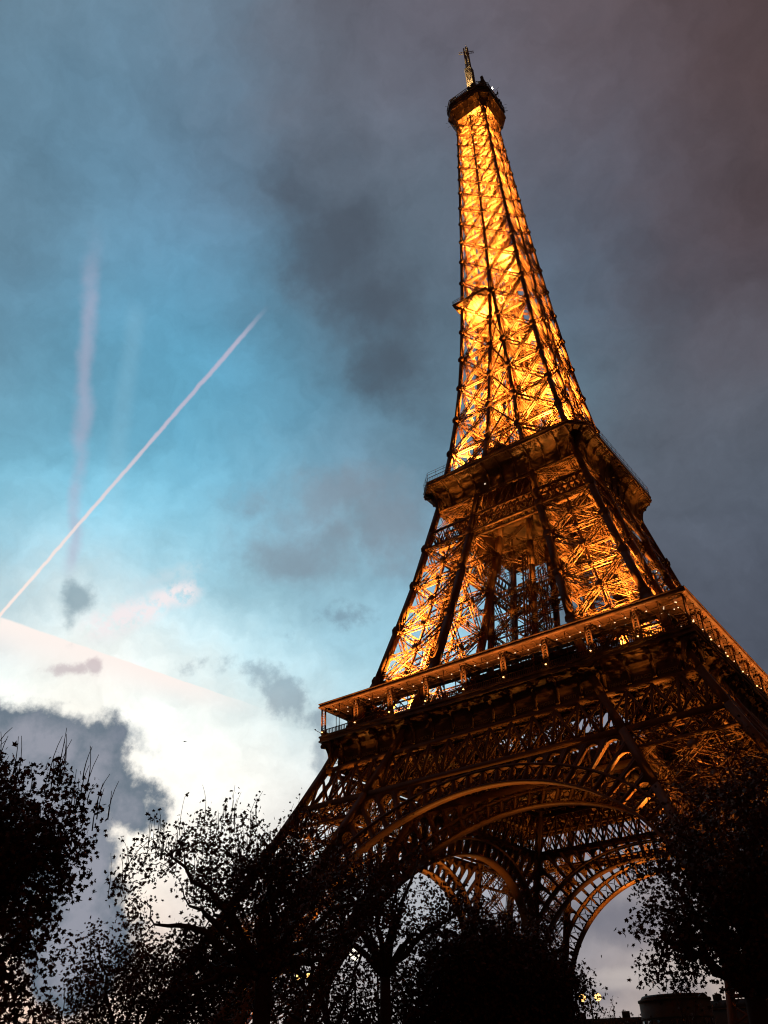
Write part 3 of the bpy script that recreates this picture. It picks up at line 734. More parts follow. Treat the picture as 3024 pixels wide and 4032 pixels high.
pav2 = B.build('second_platform_building', [DARKP], tower)
B = Bars()
for q in range(26):
    x = rp.uniform(-13, 15); k_ = rp.random()
    if k_ < .65: B.box((x, -15.1, 118.0+rp.uniform(-.5, 3.4)), .16, .1, .16)
    else: B.box((rp.uniform(-12, 12), -13.3, rp.choice([119.2, 118.6, 121.2])), .2, .14, .2)
B.box((-4.5, -17.6, 112.0), .3, .2, .3)
B.build('small_lights', [WBULB], pav2)

# ---- spire 116 to 276 m
ZS = [116.0, 127.1, 137.9, 148.8, 159.1, 169.5, 179.5, 189.4, 198.7, 207.8, 216.3, 224.2, 231.9, 239.0, 245.7, 252.2, 258.5, 264.5, 270.3]
G = Bars()
for sx, sy in SIDES:
    for kx, ky, zs_, f_, nm in (('w', 'w', ZS+[276.0], 1.05, 'corner_rib'), ('i', 'w', ZS[:8], .95, 'inner_rib'), ('w', 'i', ZS[:8], .95, 'inner_rib'), ('i', 'i', ZS[:6], .7, 'inner_rib')):
        B = Bars(); add_chord(B, lambda z: corner(sx, sy, z, kx, ky), zs_, f_)
        if kx+ky != 'ii':
            for z in ZS[1:]:
                r = .5+.55*(276-z)/160
                if kx != ky and z > 185: continue
                for n in (([(0, sy, 0)] if ky == 'w' else [])+([(sx, 0, 0)] if kx == 'w' else [])):
                    B.knot(corner(sx, sy, z, kx, ky)+np.array(n)*(chord_w(z)*.5+.06), n, r, .14)
        B.build(nm, [IRON], tower)
    for q, (fa, fb, n) in enumerate(leg_faces(sx, sy)):
        sc = lambda z: float(np.interp(z, [116, 180, 276], [1.0, .8, .55]))
        zs = ZS if q < 2 else ZS[:6]
        for z0, z1 in zip(zs[:-1], zs[1:]):
            s_ = sc(z0)
            lit_panels(G, fa, fb, n, [z0, z1], .95*s_, .5*s_, .17*s_+.03, 1.5, True, .8*s_, 0, .3)
for k in range(4):
    B = Bars(); f = face_fn(k)
    for z in ZS[7:]:
        add = chord_w(z)*.5+.08; r = .45+.5*(276-z)/160; B.knot(f(0, z)+np.array(FN[k])*add, FN[k], r, .14)
    for z0, z1 in zip(ZS[7:-1], ZS[8:]): B.bar(f(0, z0), f(0, z1), FN[k], chord_w(z0)*.9, chord_w(z0)*.9)
    B.build('face_rib', [IRON], tower); B = Bars()
    # braces between the inner ribs while the legs are still apart
    for z0, z1 in zip(ZS[:5], ZS[1:6]):
        G.girder(f(-I(z1), z1, .3), f(I(z1), z1, .3), FN[k], .7, .4, .12, .9)
        G.bar(f(-I(z0), z0, .3), f(I(z1), z1, .3), FN[k], .2, .35); G.bar(f(I(z0), z0, .45), f(-I(z1), z1, .45), FN[k], .2, .35)
    # fan of braces from the platform corners
    B.girder(f(-I(118), 118, .3), f(0, 126.8, .3), FN[k], .6, .4, .12, 1.0)
    B.girder(f(I(118), 118, .3), f(0, 126.8, .3), FN[k], .6, .4, .12, 1.0)
    B.build('rib_bracing', [IRON], tower)
for z in ZS[1:]:      # horizontal diaphragms
    w = W(z)-.4
    for a, b in (((-w, -w), (w, w)), ((w, -w), (-w, w))): G.girder((*a, z), (*b, z), (0, 0, 1), .45, .35, .1, 1.1)
    if z < 175:
        i_ = I(z)
        for s_ in (-1, 1):
            G.girder((s_*i_, -w, z), (s_*i_, w, z), (0, 0, 1), .5, .4, .1, 1.1); G.girder((-w, s_*i_, z), (w, s_*i_, z), (0, 0, 1), .5, .4, .1, 1.1)
G.build('spire_lattice', [IRON], tower)
B = Bars()     # lift shafts, guide columns and stair in the middle of the spire
for x, y in ((-2.6, -1.4), (2.6, -1.4), (-2.6, 1.4), (2.6, 1.4), (0, -1.4), (0, 1.4)):
    B.bar((x, y, 117), (x, y, 272), (1, 0, 0), .3, .3)
for z in np.arange(119, 272, 2.9):
    for y in (-1.4, 1.4): B.bar((-2.6, y, z), (2.6, y, z), (0, 1, 0), .16, .2)
    for x in (-2.6, 0, 2.6): B.bar((x, -1.4, z), (x, 1.4, z), (1, 0, 0), .16, .2)
    if int(z/2.9) % 2:
        for y in (-1.4, 1.4): B.bar((-2.6, y, z), (0, y, z+2.9), (0, 1, 0), .07, .12); B.bar((2.6, y, z), (0, y, z+2.9), (0, 1, 0), .07, .12)
for q, z in enumerate(np.arange(118, 270, 1.6)):
    e = 1 if q % 2 else -1; B.bar((-e*1.6, 2.6, z), (e*1.6, 2.6, z+1.6), (0, 0, 1), .1, .8)
B.build('lift_shaft', [IRON], tower)
# intermediate platform on the left panel at 179 m
B = Bars()
B.box((-5.9, -.2, 179.6), 10.4, 21.8, .5); B.box((-5.9, -.2, 180.05), 10.7, 22.1, .3)
for x in np.arange(-10.6, -.6, 1.0): B.bar((x, -10.8, 179.2), (x, 10.5, 179.2), (0, 0, 1), .3, .12)
for z in (180.9, 181.5):
    for a, b in (((-11.1, -11.1), (-.8, -11.1)), ((-11.1, -11.1), (-11.1, 10.6))): B.bar((*a, z), (*b, z), (0, 0, 1), .09, .09)
for y in np.arange(-11.1, 10.7, .8): B.bar((-11.1, y, 180.2), (-11.1, y, 181.5), (1, 0, 0), .06, .06)
for x in np.arange(-11.1, -.8, .8): B.bar((x, -11.1, 180.2), (x, -11.1, 181.5), (1, 0, 0), .06, .06)
B.box((-4.5, 4, 183), 6, 5, 4); B.box((4.1, 0, 196.4), 6.4, 13, .4); B.box((4.1, 0, 191.0), 5.8, 8, .3); 
B.build('intermediate_platform', [IRON_D], tower)
B = Bars(); c = (-1.1, 0.0, 154.5)
B.box(c, 3.4, 2.4, 5.0); lc = B.build('lift_cabin', [REDP], tower); lc['label'] = 'red lift cabin showing behind the lattice'
B = Bars()
for i in range(4):
    for j in range(2): B.box((c[0]-1.2+i*.8, c[1]-1.22, c[2]-.9+j*1.9), .6, .06, 1.3)
B.build('window', [GLASSD], lc)

# ---- summit: flared cabin, roof clutter, mast
B = Bars()
def oct_(w, c, z): return cy(w, c, z)
g3, c3 = 8.1, 2.65
rings = [oct_(5.25, .4, 266.3), oct_(5.5, .8, 268.5), oct_(6.1, 1.5, 271.0), oct_(7.0, 2.1, 273.3), oct_(8.1, 2.65, 275.4)]
pts = [p for r in rings for p in r]; F = []
for i in range(4):
    for q in range(8): F.append((i*8+q, i*8+(q+1) % 8, (i+1)*8+(q+1) % 8, (i+1)*8+q))
Fo = [f_ for i, f_ in enumerate(F)]
# cove built of ribs and panels: corner ribs plus panels only in the upper half, lattice below
keep = [f_ for i, f_ in enumerate(Fo) if i >= 16]
B.poly(pts, keep)
for q in range(8):
    for i in range(4): B.bar(rings[i][q], rings[i+1][q], (0, 0, 1), .38, .38)
    for t_ in (.2, .4, .6, .8):
        if q % 2 == 0:
            L = [np.array(r[q])*(1-t_)+np.array(r[(q+1) % 8])*t_ for r in rings]
            for i in range(4): B.bar(L[i], L[i+1], (0, 0, 1), .16, .16)
    for i in range(5): B.bar(rings[i][q], rings[i][(q+1) % 8], (0, 0, 1), .2, .2)
B.build('summit_cove', [IRON_D], tower)
B = Bars()
B.prism(oct_(8.1, 2.65, 275.4), oct_(8.2, 2.7, 276.3)); B.prism(oct_(7.9, 2.6, 276.32), oct_(7.9, 2.6, 279.0)); B.prism(oct_(8.25, 2.7, 279.02), oct_(8.25, 2.7, 279.5))
for z, w in ((277.1, 8.0), (278.3, 8.0), (280.6, 8.2), (281.6, 8.2)):
    L = oct_(w, 2.65, z)
    for a, b in zip(L, L[1:]+L[:1]): B.bar(a, b, (0, 0, 1), .16, .16)
L = oct_(8.2, 2.65, 279.5)
for a, b in zip(L, L[1:]+L[:1]):
    a = np.array(a); b = np.array(b); n_ = max(2, int(np.linalg.norm(b-a)/.55))
    for q in range(n_): p_ = a+(b-a)*q/n_; B.bar(p_, p_+np.array([0, 0, 2.3]), (0, 1, 0), .09, .09)
B.prism(oct_(5.6, 1.9, 279.5), oct_(5.4, 1.9, 283.6)); B.prism(oct_(6.2, 2.0, 283.62), oct_(6.2, 2.0, 284.1))
cab = B.build('summit_cabin', [IRON_D], tower)
B = Bars(); rp = random.Random(11)
for q in range(70):       # aerials and dishes crowding the roof edge
    a = rp.uniform(0, 2*math.pi); r = rp.uniform(6.0, 9.0); x, y = r*math.cos(a), r*math.sin(a)
    z0 = 279.5; h = rp.uniform(1.5, 4.6)
    B.bar((x, y, z0), (x+rp.uniform(-.3, .3), y+rp.uniform(-.3, .3), z0+h), (0, 1, 0), .12, .12)
    B.box((x, y, z0+h*rp.uniform(.5, 1)), rp.uniform(.3, .9), rp.uniform(.3, .9), rp.uniform(.4, 1.4))
for q in range(26):
    a = rp.uniform(0, 2*math.pi); x, y = 8.6*math.cos(a), 8.6*math.sin(a); z = rp.uniform(276, 283)
    B.bar((x*.9, y*.9, z), (x*1.25, y*1.25, z+rp.uniform(-.4, .6)), (0, 0, 1), .06, .06)
# dark campanile-side stack
B.box((4.4, -1.2, 287.0), 3.2, 3.2, 6.0); B.box((4.6, -1.0, 291.0), 2.2, 2.2, 2.6); B.box((4.3, .1, 294.8), .9, .9, 6.5); B.box((1.9, 1.0, 289.5), .3, .3, 6); B.box((1.9, 1.0, 292.4), .7, .7, .7)
B.box((-5.0, -5.6, 283.2), 2.4, 1.6, 3.4); B.box((-5.5, -2.5, 284.2), 1.0, 1.0, 5)
B.build('roof_aerials', [BLACKF], cab)
B = Bars()
for a in np.linspace(0, 2*math.pi, 17)[:-1]:
    B.bar((3.4*math.cos(a), 3.4*math.sin(a), 284), (1.3*math.cos(a), 1.3*math.sin(a), 292), (0, 0, 1), .25, .3)
L0 = [(3.0*math.cos(a), 3.0*math.sin(a), 284.0) for a in np.linspace(0, 2*math.pi, 13)[:-1]]; L1 = [(2.4*math.cos(a), 2.4*math.sin(a), 288) for a in np.linspace(0, 2*math.pi, 13)[:-1]]; L2 = [(1.0*math.cos(a), 1.0*math.sin(a), 291.5) for a in np.linspace(0, 2*math.pi, 13)[:-1]]
B.prism(L0, L1); B.prism(L1, L2)
B.build('campanile', [MASTP], tower)
B = Bars()
for s_ in ((-1, -1), (1, -1), (1, 1), (-1, 1)): B.bar((s_[0]*1.15, s_[1]*1.15, 291), (s_[0]*.95, s_[1]*.95, 308.4), (0, 1, 0), .3, .3)
for z in np.arange(291.5, 308.5, 1.15):
    B.box((0, 0, z), 2.5, 2.5, .36)
B.prism([(-.55, -.55, 291), (.55, -.55, 291), (.55, .55, 291), (-.55, .55, 291)], [(-.55, -.55, 308.5), (.55, -.55, 308.5), (.55, .55, 308.5), (-.55, .55, 308.5)])
for s_ in ((-1, -1), (1, -1), (1, 1), (-1, 1)): B.bar((s_[0]*.62, s_[1]*.62, 308.4), (s_[0]*.55, s_[1]*.55, 322.6), (0, 1, 0), .36, .36)
for q, z in enumerate(np.arange(308.6, 322, 1.1)):
    e = 1 if q % 2 else -1
    for y in (-.58, .58): B.bar((-e*.58, y, z), (e*.58, y, z+1.1), (0, 1, 0), .1, .14)
    for x in (-.58, .58): B.bar((x, -e*.58, z), (x, e*.58, z+1.1), (1, 0, 0), .1, .14)
mast = B.build('antenna_mast', [MASTP], tower)
B = Bars()
for z in (319.2, 320.4):
    B.bar((-2.4, -1.4, z), (2.4, 1.4, z), (0, 0, 1), .16, .16); B.bar((-1.4, 2.4, z), (1.4, -2.4, z), (0, 0, 1), .12, .12)
for s_ in (-1, 1):
    for q in (1.6, 2.2): B.bar((s_*q, s_*q*.58, 318.9), (s_*q, s_*q*.58, 320.8), (0, 1, 0), .1, .1)
B.bar((0, 0, 322), (0, 0, 324.2), (0, 1, 0), .12, .12); B.box((.3, .2, 322.9), .9, .9, .5)
B.build('crossarm', [MASTP], mast)
B = Bars(); B.box((4.6, -2.9, 284.6), .5, .4, .5); B.build('red_beacon', [REDL], cab)
B = Bars(); B.box((8.2, -2.2, 283.0), .4, .4, .6); B.box((-5.4, -6.6, 281.6), .6, .4, .5); B.box((-3.8, -7.2, 280.4), .5, .4, .4); B.build('white_beacon', [WSPOT], cab)

LOWK = {(1,-1): 2.0, (-1,-1): 1.5, (1,1): .35, (-1,1): .5}; MIDK = {(1,-1): 11, (-1,-1): 19.0, (1,1): 7, (-1,1): .5}; SPK = 15.5; ARCHK = [5, 2, 22, 8]
# ================================================================ floodlights of the tower (each a fixture with its lens and its lamp)
SODIUM = (1.0, .44, .075)
fb = Bars(); fb.prism([(-.3, -.25, -.25), (.3, -.25, -.25), (.3, .25, -.25), (-.3, .25, -.25)], [(-.45, -.38, .2), (.45, -.38, .2), (.45, .38, .2), (-.45, .38, .2)]); fb.box((0, 0, -.45), .16, .5, .4)
fix0 = fb.build('floodlight', [BLACKF], tower)
fl = Bars(); fl.box((0, 0, .215), .8, .66, .02); lens0 = fl.build('lens', [LENS], fix0)
nflood = 0
KP = 1.0
def flood(pos, aim, power, angle=130, blend=.9, soft=.35, col=SODIUM, fixture=True):
    global nflood
    pos = Vector(pos); d = (Vector(aim)-pos).normalized()
    q = d.to_track_quat('Z', 'Y').to_matrix().to_4x4(); q.translation = pos
    q = q @ Matrix.Diagonal((.55, .55, .55, 1))
    if nflood == 0: fx = fix0; fx.matrix_local = q
    else: fx = copy_obj(fix0, tower, mtx=q); copy_obj(lens0, fx)
    nflood += 1
    l = bpy.data.lights.new('flood_lamp', 'SPOT'); l.energy = power*KP; l.color = col; l.spot_size = R_(angle); l.spot_blend = blend; l.shadow_soft_size = soft*.6
    o = bpy.data.objects.new('flood_lamp', l); COL.objects.link(o); o.parent = fx
    o.matrix_local = Matrix.Translation((0, 0, 1.0)) @ Matrix.Rotation(math.pi, 4, 'X')
def ce_(sx, sy, z, dx=0, dy=0): return (sx*((W(z)+I(z))/2+dx), sy*((W(z)+I(z))/2+dy), z)
for sx, sy in SIDES:
    for z, p in ((5.5, 30000), (18, 30000), (31, 8000)):
        flood(ce_(sx, sy, z, -1.2, -1.2), ce_(sx, sy, z+12, .3, .3), p*LOWK.get((sx, sy), 1), 54, .6)
    for z, p in ((58.6, 15000), (69.5, 9000), (80.5, 1500)):
        for dx, dy in (((2.6, -1.8), (-1.8, 2.6)) if z < 60 else ((1.2, 1.2),)):
            s_ = (W(z)-I(z))/14; flood(ce_(sx, sy, z, dx*s_, dy*s_), ce_(sx, sy, z+12, dx*s_+(1.7 if z < 60 else .9), dy*s_+(1.7 if z < 60 else .9)), p*MIDK.get((sx, sy), 1)*(1 if z < 60 else 1.7), 76, .6)
    flood(ce_(sx, sy, 104.8), ce_(sx, sy, 113), 1400)
    for z, p in ((121.3, 16000), (138.6, 14000), (159.6, 11000)):
        if z < 122: flood((sx*12.4, sy*12.4, z), (sx*10.5, sy*10.5, z+12), p*SPK, 150)
        else: flood(ce_(sx, sy, z), ce_(sx, sy, z+12), p*SPK, 150)
flood((-6.0, -7.0, 171), (-6.2, -7.6, 182), 300000, 110)
for q, z in enumerate(ZS[6:-1]):
    w = W(z); s_ = 1 if q % 2 else -1
    flood((s_*w*.45, -w*.5, z+.8), (s_*w*.3, 0, z+14), 190*w*w*SPK*(1.0 if z < 255 else .9), 150)
# uplights washing the arches
for k in range(4):
    for s_ in (-1, 1):
        f = face_fn(k); a = f(s_*22.0, 1.5, 27.0); b = f(-s_*4, 39, .4)
        flood(a, b, 9000*(ARCHK[k]), 46, .5, .3)
flood((30.6, -43.0, 28.5), (17, -38.0, 43), 17000, 80)
flood((26.0, -38.4, 37.6), (13, -36.6, 45), 6000, 100)
# summit lamps lighting the mast
flood((-2.6, -3.2, 284.9), (0, 0, 300), 45000, 90, .7, .2, (1.0, .72, .34))
for k in range(4):      # fill floods added outside the lattice to light the second-platform and summit coves
    Rk = ROT(k)
    if k > 1: continue
    for x in (-9, 9):
        flood(Rk @ Vector((x, -W(104.8)-1.0, 104.8)), Rk @ Vector((x*1.2, -20.9, 116)), 120, 130)
    flood(Rk @ Vector((0, -W(258)-.6, 258)), Rk @ Vector((0, -7.2, 274)), 5200, 120)

# ================================================================ ground
def ground_mat():
    mt = mat('lawn', (.035, .04, .02), .95, 0, .35, .25, bump_=.3); return mt
v = []
for x in (-3000, 3000):
    for y in (-3000, 3000): v.append((x, y, 0))
tag(mesh_obj('ground', v, [(0, 2, 3, 1)], ground_mat()), kind='structure')
B = Bars(); B.box((0, -40, .012), 60, 220, .016); tag(B.build('esplanade_path', mat('gravel', (.16, .13, .10), .95, 0, .2, 2)), kind='structure')

# ================================================================ trees
LEAFM = mat('plane_leaf', (.075, .022, .010), .6, 0, .5, .6, spec=.15, col2=(.12, .045, .015))
BARKM = mat('plane_bark', (.07, .03, .018), .9, 0, .3, 2.5, bump_=.4)
LEAFP = []
for a, r in ((0, 1.0), (24, .52), (52, .92), (80, .42), (108, .62), (150, .22), (210, .22), (252, .62), (280, .42), (308, .92), (336, .52)):
    LEAFP.append((math.sin(R_(a))*r*.62, math.cos(R_(a))*r*.62+.15, 0.10*abs(math.sin(R_(a)))*r))
LEAFP = np.array(LEAFP)
def pt_at(az, D, z=0.0): return Vector((CAM.x+D*math.sin(R_(az)), CAM.y+D*math.cos(R_(az)), z))
def leaf_mesh(name, P, size, parent, rs, mt=None):
    n = len(P); K = len(LEAFP)
    # random rotation, tips tending to hang
    nrm = rs.normal(size=(n, 3)); nrm /= np.linalg.norm(nrm, axis=1, keepdims=True)
    tip = rs.normal(size=(n, 3))*.9+np.array([0, 0, -.6]); tip -= nrm*(tip*nrm).sum(1, keepdims=True); tip /= np.linalg.norm(tip, axis=1, keepdims=True)
    sd = np.cross(tip, nrm); s = (size*rs.uniform(.65, 1.25, n))[:, None, None]
    V_ = P[:, None, :]+s*(sd[:, None, :]*LEAFP[None, :, 0:1]+tip[:, None, :]*LEAFP[None, :, 1:2]+nrm[:, None, :]*LEAFP[None, :, 2:3])
    F_ = np.arange(n*K).reshape(n, K)
    return mesh_obj(name, V_.reshape(-1, 3), F_, mt or LEAFM, parent)
def tube(B, pts, radii, ns=6):
    pts = [np.array(p, float) for p in pts]; rings = []
    for i, p in enumerate(pts):
        t = pts[min(i+1, len(pts)-1)]-pts[max(i-1, 0)]; t /= max(1e-6, np.linalg.norm(t))
        a = np.cross(t, [.31, .92, .12]); a /= np.linalg.norm(a); b = np.cross(t, a)
        rings += [p+(a*math.cos(q)+b*math.sin(q))*radii[i] for q in np.linspace(0, 2*math.pi, ns+1)[:-1]]
    F = []
    for i in range(len(pts)-1):
        for q in range(ns): F.append((i*ns+q, i*ns+(q+1) % ns, (i+1)*ns+(q+1) % ns, (i+1)*ns+q))
    F.append(tuple(range((len(pts)-1)*ns, len(pts)*ns))); F.append(tuple(range(ns-1, -1, -1)))
    B.poly(rings, F)
def vnoise(P, seed, sc):
    r = np.random.default_rng(seed); o = np.zeros(len(P))
    for k in range(7):
        d = r.normal(size=3); d /= np.linalg.norm(d); o += np.sin(P@d*sc*r.uniform(.6, 1.7)+r.uniform(0, 6.3))
    return o/7
def sample_crown(ells, M, rs, gap=0.0, seed=1, sc=1.6, shell=.55):
    """points inside a union of ellipsoids (c, r) in the tree's local frame"""
    vol = np.array([r[0]*r[1]*r[2] for c, r in ells]); vol = vol/vol.sum(); out = []
    for (c, r), f in zip(ells, vol):
        n = int(M*f*2.2)+5; d = rs.normal(size=(n, 3)); d /= np.linalg.norm(d, axis=1, keepdims=True)
        rad = rs.uniform(0, 1, n)**(shell); p = np.array(c)+d*rad[:, None]*np.array(r)*(1+.12*vnoise(d*3, seed+5, 2.0))[:, None]; out.append(p)
    P = np.concatenate(out); g = vnoise(P, seed, sc); P = P[g > gap]
    rs.shuffle(P); return P[:M]
def make_tree(az, D, trunk_r, fork, ells, nclus, nleaf, lsize, seed, label, name='plane_tree', group=None, gap=-.2, spread=.38, shoots=None, limbs=7, twigs=120, lean=(0, 0), cat='tree', fork2=None, mt=None, pw=.55, trunk_off=0.0):
    rs = np.random.default_rng(seed)
    base = pt_at(az, D); root = empty(name, base, label=label, cat=cat, group=group)
    # local frame: x = to the right as seen from the camera, y = away from it
    a = R_(az); X = np.array([math.cos(a), -math.sin(a), 0]); Y = np.array([math.sin(a), math.cos(a), 0]); Z = np.array([0, 0, 1.])
    T = lambda p: np.asarray(p)@np.array([X, Y, Z])
    P = sample_crown(ells, nclus, rs, gap, seed, shell=pw)
    B = Bars(); tx = trunk_off
    fk = np.array([tx+lean[0], lean[1], fork])
    tp = [np.array([tx, 0, 0])*(1-t)+fk*t+np.array([.10*math.sin(5*t+seed), .1*math.cos(4*t), 0])*t*(1-t)*4*trunk_r for t in np.linspace(0, 1, 7)]
    tube(B, [T(p) for p in tp], [trunk_r*(1.35 if i == 0 else 1-.3*i/6) for i in range(7)], 10)
    # main limbs towards spread-out crown targets
    tg = P[rs.integers(0, len(P), 400)]; chosen = []
    for _ in range(limbs):
        dmin = np.array([min([np.linalg.norm(t-c) for c in chosen]+[np.linalg.norm(t-fk)*.9]) for t in tg]); chosen.append(tg[int(np.argmax(dmin))])
    nodes = []
    for c in chosen:
        c = fk+(c-fk)*.86; L = np.linalg.norm(c-fk); n_ = 8; pts = []
        jit = rs.normal(size=(n_+1, 3))*.055*L
        for i in range(n_+1):
            t = i/n_; p = fk*(1-t)+c*t; p[2] += math.sin(t*math.pi)*.10*L*rs.uniform(.3, 1); p = p+jit[i]*(t*(1.2-t))*1.3; pts.append(p)
        rad = [max(.035, trunk_r*.52*(1-.80*i/n_)) for i in range(n_+1)]
        tube(B, [T(p) for p in pts], rad, 7); nodes += [(p, r) for p, r in zip(pts[2:], rad[2:])]
    NP_ = np.array([p for p, r in nodes]); NR = np.array([r for p, r in nodes])
    for q in range(twigs):
        c = P[rs.integers(0, len(P))]; d = np.linalg.norm(NP_-c, axis=1)+rs.uniform(0, .8, len(NP_)); i = int(np.argmin(d)); s = NP_[i]; L = np.linalg.norm(c-s)
        if L < .2: continue
        pts = []; jit = rs.normal(size=(6, 3))*.10*L
        for k in range(6): t = k/5; pts.append(s*(1-t)+c*t+jit[k]*(t*(1.3-t))+np.array([0, 0, .1*L*math.sin(t*3.14)]))
        r0 = min(NR[i]*.7, .10); rad = [max(.012, r0*(1-.8*k/5)) for k in range(6)]
        tube(B, [T(p) for p in pts], rad, 5)
        if q % 2 == 0: NP_ = np.vstack([NP_, [pts[3], pts[5]]]); NR = np.append(NR, [rad[3], rad[5]])
    B.build('trunk', BARKM, root, smooth_=True)
    idx = rs.integers(0, len(P), nleaf); LP = P[idx]+rs.normal(size=(nleaf, 3))*spread*rs.uniform(.4, 1.2, (nleaf, 1))
    LP = LP[LP[:, 2] > .3]
    leaf_mesh('crown', T(LP), lsize, root, rs, mt)
    if shoots:
        B = Bars(); LS = []
        n_, h0, h1, leafy = shoots
        top = {}
        cand = P[rs.integers(0, len(P), n_*12)]
        # start each shoot from the upper surface of the crown
        cells = {}
        for p in P:
            k_ = (round(p[0]/.5), round(p[1]/1.2))
            if k_ not in cells or p[2] > cells[k_][2]: cells[k_] = p
        cl = list(cells.values())
        for q in range(n_):
            p = cl[rs.integers(0, len(cl))]+rs.normal(size=3)*.15; h = rs.uniform(h0, h1); dx = rs.normal()*.20+.06*p[0]/4; dy = rs.normal()*.2
            pts = [p+np.array([dx*h*t*t, dy*h*t, h*t]) for t in (-.35, 0, .35, .7, 1)]
            tube(B, [T(p_) for p_ in pts], [.016, .013, .010, .008, .006], 4)
            if rs.random() < leafy:
                for _ in range(rs.integers(1, 5)): LS.append(pts[-1]+rs.normal(size=3)*np.array([.09, .09, .10]))
            if rs.random() < leafy*.7:
                for _ in range(rs.integers(1, 4)): LS.append(pts[2]+rs.normal(size=3)*np.array([.1, .1, .12]))
        so_ = B.build('upright_shoots', BARKM, root); so_['kind'] = 'stuff'
        leaf_mesh('tip_leaves', T(np.array(LS)), lsize, so_, rs, mt)
    return root
def el(e, D): return CAM.z+D*math.tan(R_(e))
G1 = 'plane trees round the foot of the tower'
# tall clipped plane at the left edge
D = 22
make_tree(-61.5, D, .28, 3.0, [((.1, 0, 6.9), (2.75, 2.6, 1.65)), ((-.4, 0, 5.2), (2.9, 2.6, 2.2)), ((.6, .3, 6.3), (2.35, 2.2, 1.5)), ((.2, 0, 3.6), (2.4, 2.4, 1.8)), ((-2.0, .5, 6.7), (2.6, 2.6, 1.9))], 2600, 40000, .15, 21,
          'tall clipped plane tree at the left edge, long bare upright shoots on top', group=G1, gap=-.75, spread=.17, shoots=(120, .3, .95, .16), limbs=8, twigs=90)
# wide pollarded plane in front of the left leg
D = 34
make_tree(-43.6, D, .40, 5.2, [((-3.3, 0, 8.2), (2.3, 2.2, 1.9)), ((-1.2, 0, 8.9), (2.6, 2.4, 2.0)), ((1.0, 0, 8.3), (2.2, 2.4, 2.1)), ((-2.8, 0, 6.0), (2.2, 2.2, 1.6)), ((.8, 0, 5.8), (2.0, 2.2, 1.8)), ((3.0, .5, 7.0), (1.8, 2.0, 2.0))], 900, 11500, .17, 33,
          'wide pollarded plane tree with knobbly open limbs in front of the left leg', group=G1, gap=-.12, spread=.26, shoots=(170, .4, 1.1, .85), limbs=13, twigs=190)
# lower tree left of it
D = 40
make_tree(-51.2, D, .22, 2.6, [((0, 0, 5.6), (3.0, 2.6, 2.6)), ((-1.6, 0, 4.4), (2.2, 2.2, 1.8)), ((2.2, 0, 4.6), (2.4, 2.4, 2.2)), ((3.4, 0, 6.0), (1.8, 2.2, 2.0))], 800, 12500, .17, 45,
          'low leafy tree between the left-edge plane and the wide pollarded plane', group=G1, gap=-.35, spread=.32, limbs=7, twigs=110)
D = 46
make_tree(-39.6, D, .26, 3.5, [((0, 0, 8.0), (2.4, 2.6, 2.4)), ((-2.0, 0, 6.4), (2.4, 2.4, 2.4)), ((1.4, 0, 5.6), (2.4, 2.4, 2.2)), ((-2.6, 0, 9.2), (1.6, 2.0, 1.6))], 500, 5200, .19, 46,
          'dark plane tree standing against the lit left leg, behind the pollarded plane', group=G1, gap=-.22, spread=.34, limbs=7, twigs=110)
# open tree with the bare forked trunk in the middle
D = 38
make_tree(-36.4, D, .30, 5.4, [((-1.6, 0, 8.6), (1.7, 2.0, 1.7)), ((1.0, 0, 9.4), (1.8, 2.0, 1.6)), ((2.6, 0, 8.2), (1.4, 1.8, 1.4)), ((0, 0, 7.6), (2.6, 2.0, 1.6))], 420, 3900, .17, 57,
          'slim plane tree with a forked bare trunk and thin foliage, centre of the row', group=G1, gap=-.1, spread=.34, limbs=12, twigs=130)
D = 44
make_tree(-37.6, D, .2, 2.4, [((0, 0, 4.0), (3.6, 2.4, 2.3)), ((-2, 0, 3.0), (3.0, 2.4, 2.0))], 420, 6200, .19, 58,
          'low thin tree under the forked plane tree', group=G1, gap=-.05, spread=.36, limbs=6, twigs=80)
# dense dark trees under the arches
D = 42
make_tree(-31.2, D, .30, 2.6, [((0, 0, 6.2), (2.6, 2.6, 2.5)), ((-1.6, 0, 5.0), (2.4, 2.6, 2.8)), ((1.4, 0, 5.2), (2.6, 2.6, 2.8)), ((0, 0, 3.0), (3.4, 2.8, 2.2))], 1500, 34000, .21, 61,
          'dense dark tree under the arches, left one of the solid pair', group=G1, gap=-.9, spread=.34, limbs=6, twigs=50)
D = 44
make_tree(-27.3, D, .28, 2.6, [((0, 0, 5.9), (1.9, 2.6, 2.3)), ((.4, 0, 4.2), (2.2, 2.6, 2.6)), ((-1.2, 0, 5.2), (2.2, 2.6, 2.6)), ((0, 0, 2.6), (2.6, 2.6, 2.0))], 1000, 21000, .20, 62,
          'dense dark tree under the arches, right one of the solid pair', group=G1, gap=-.6, spread=.34, limbs=6, twigs=50)
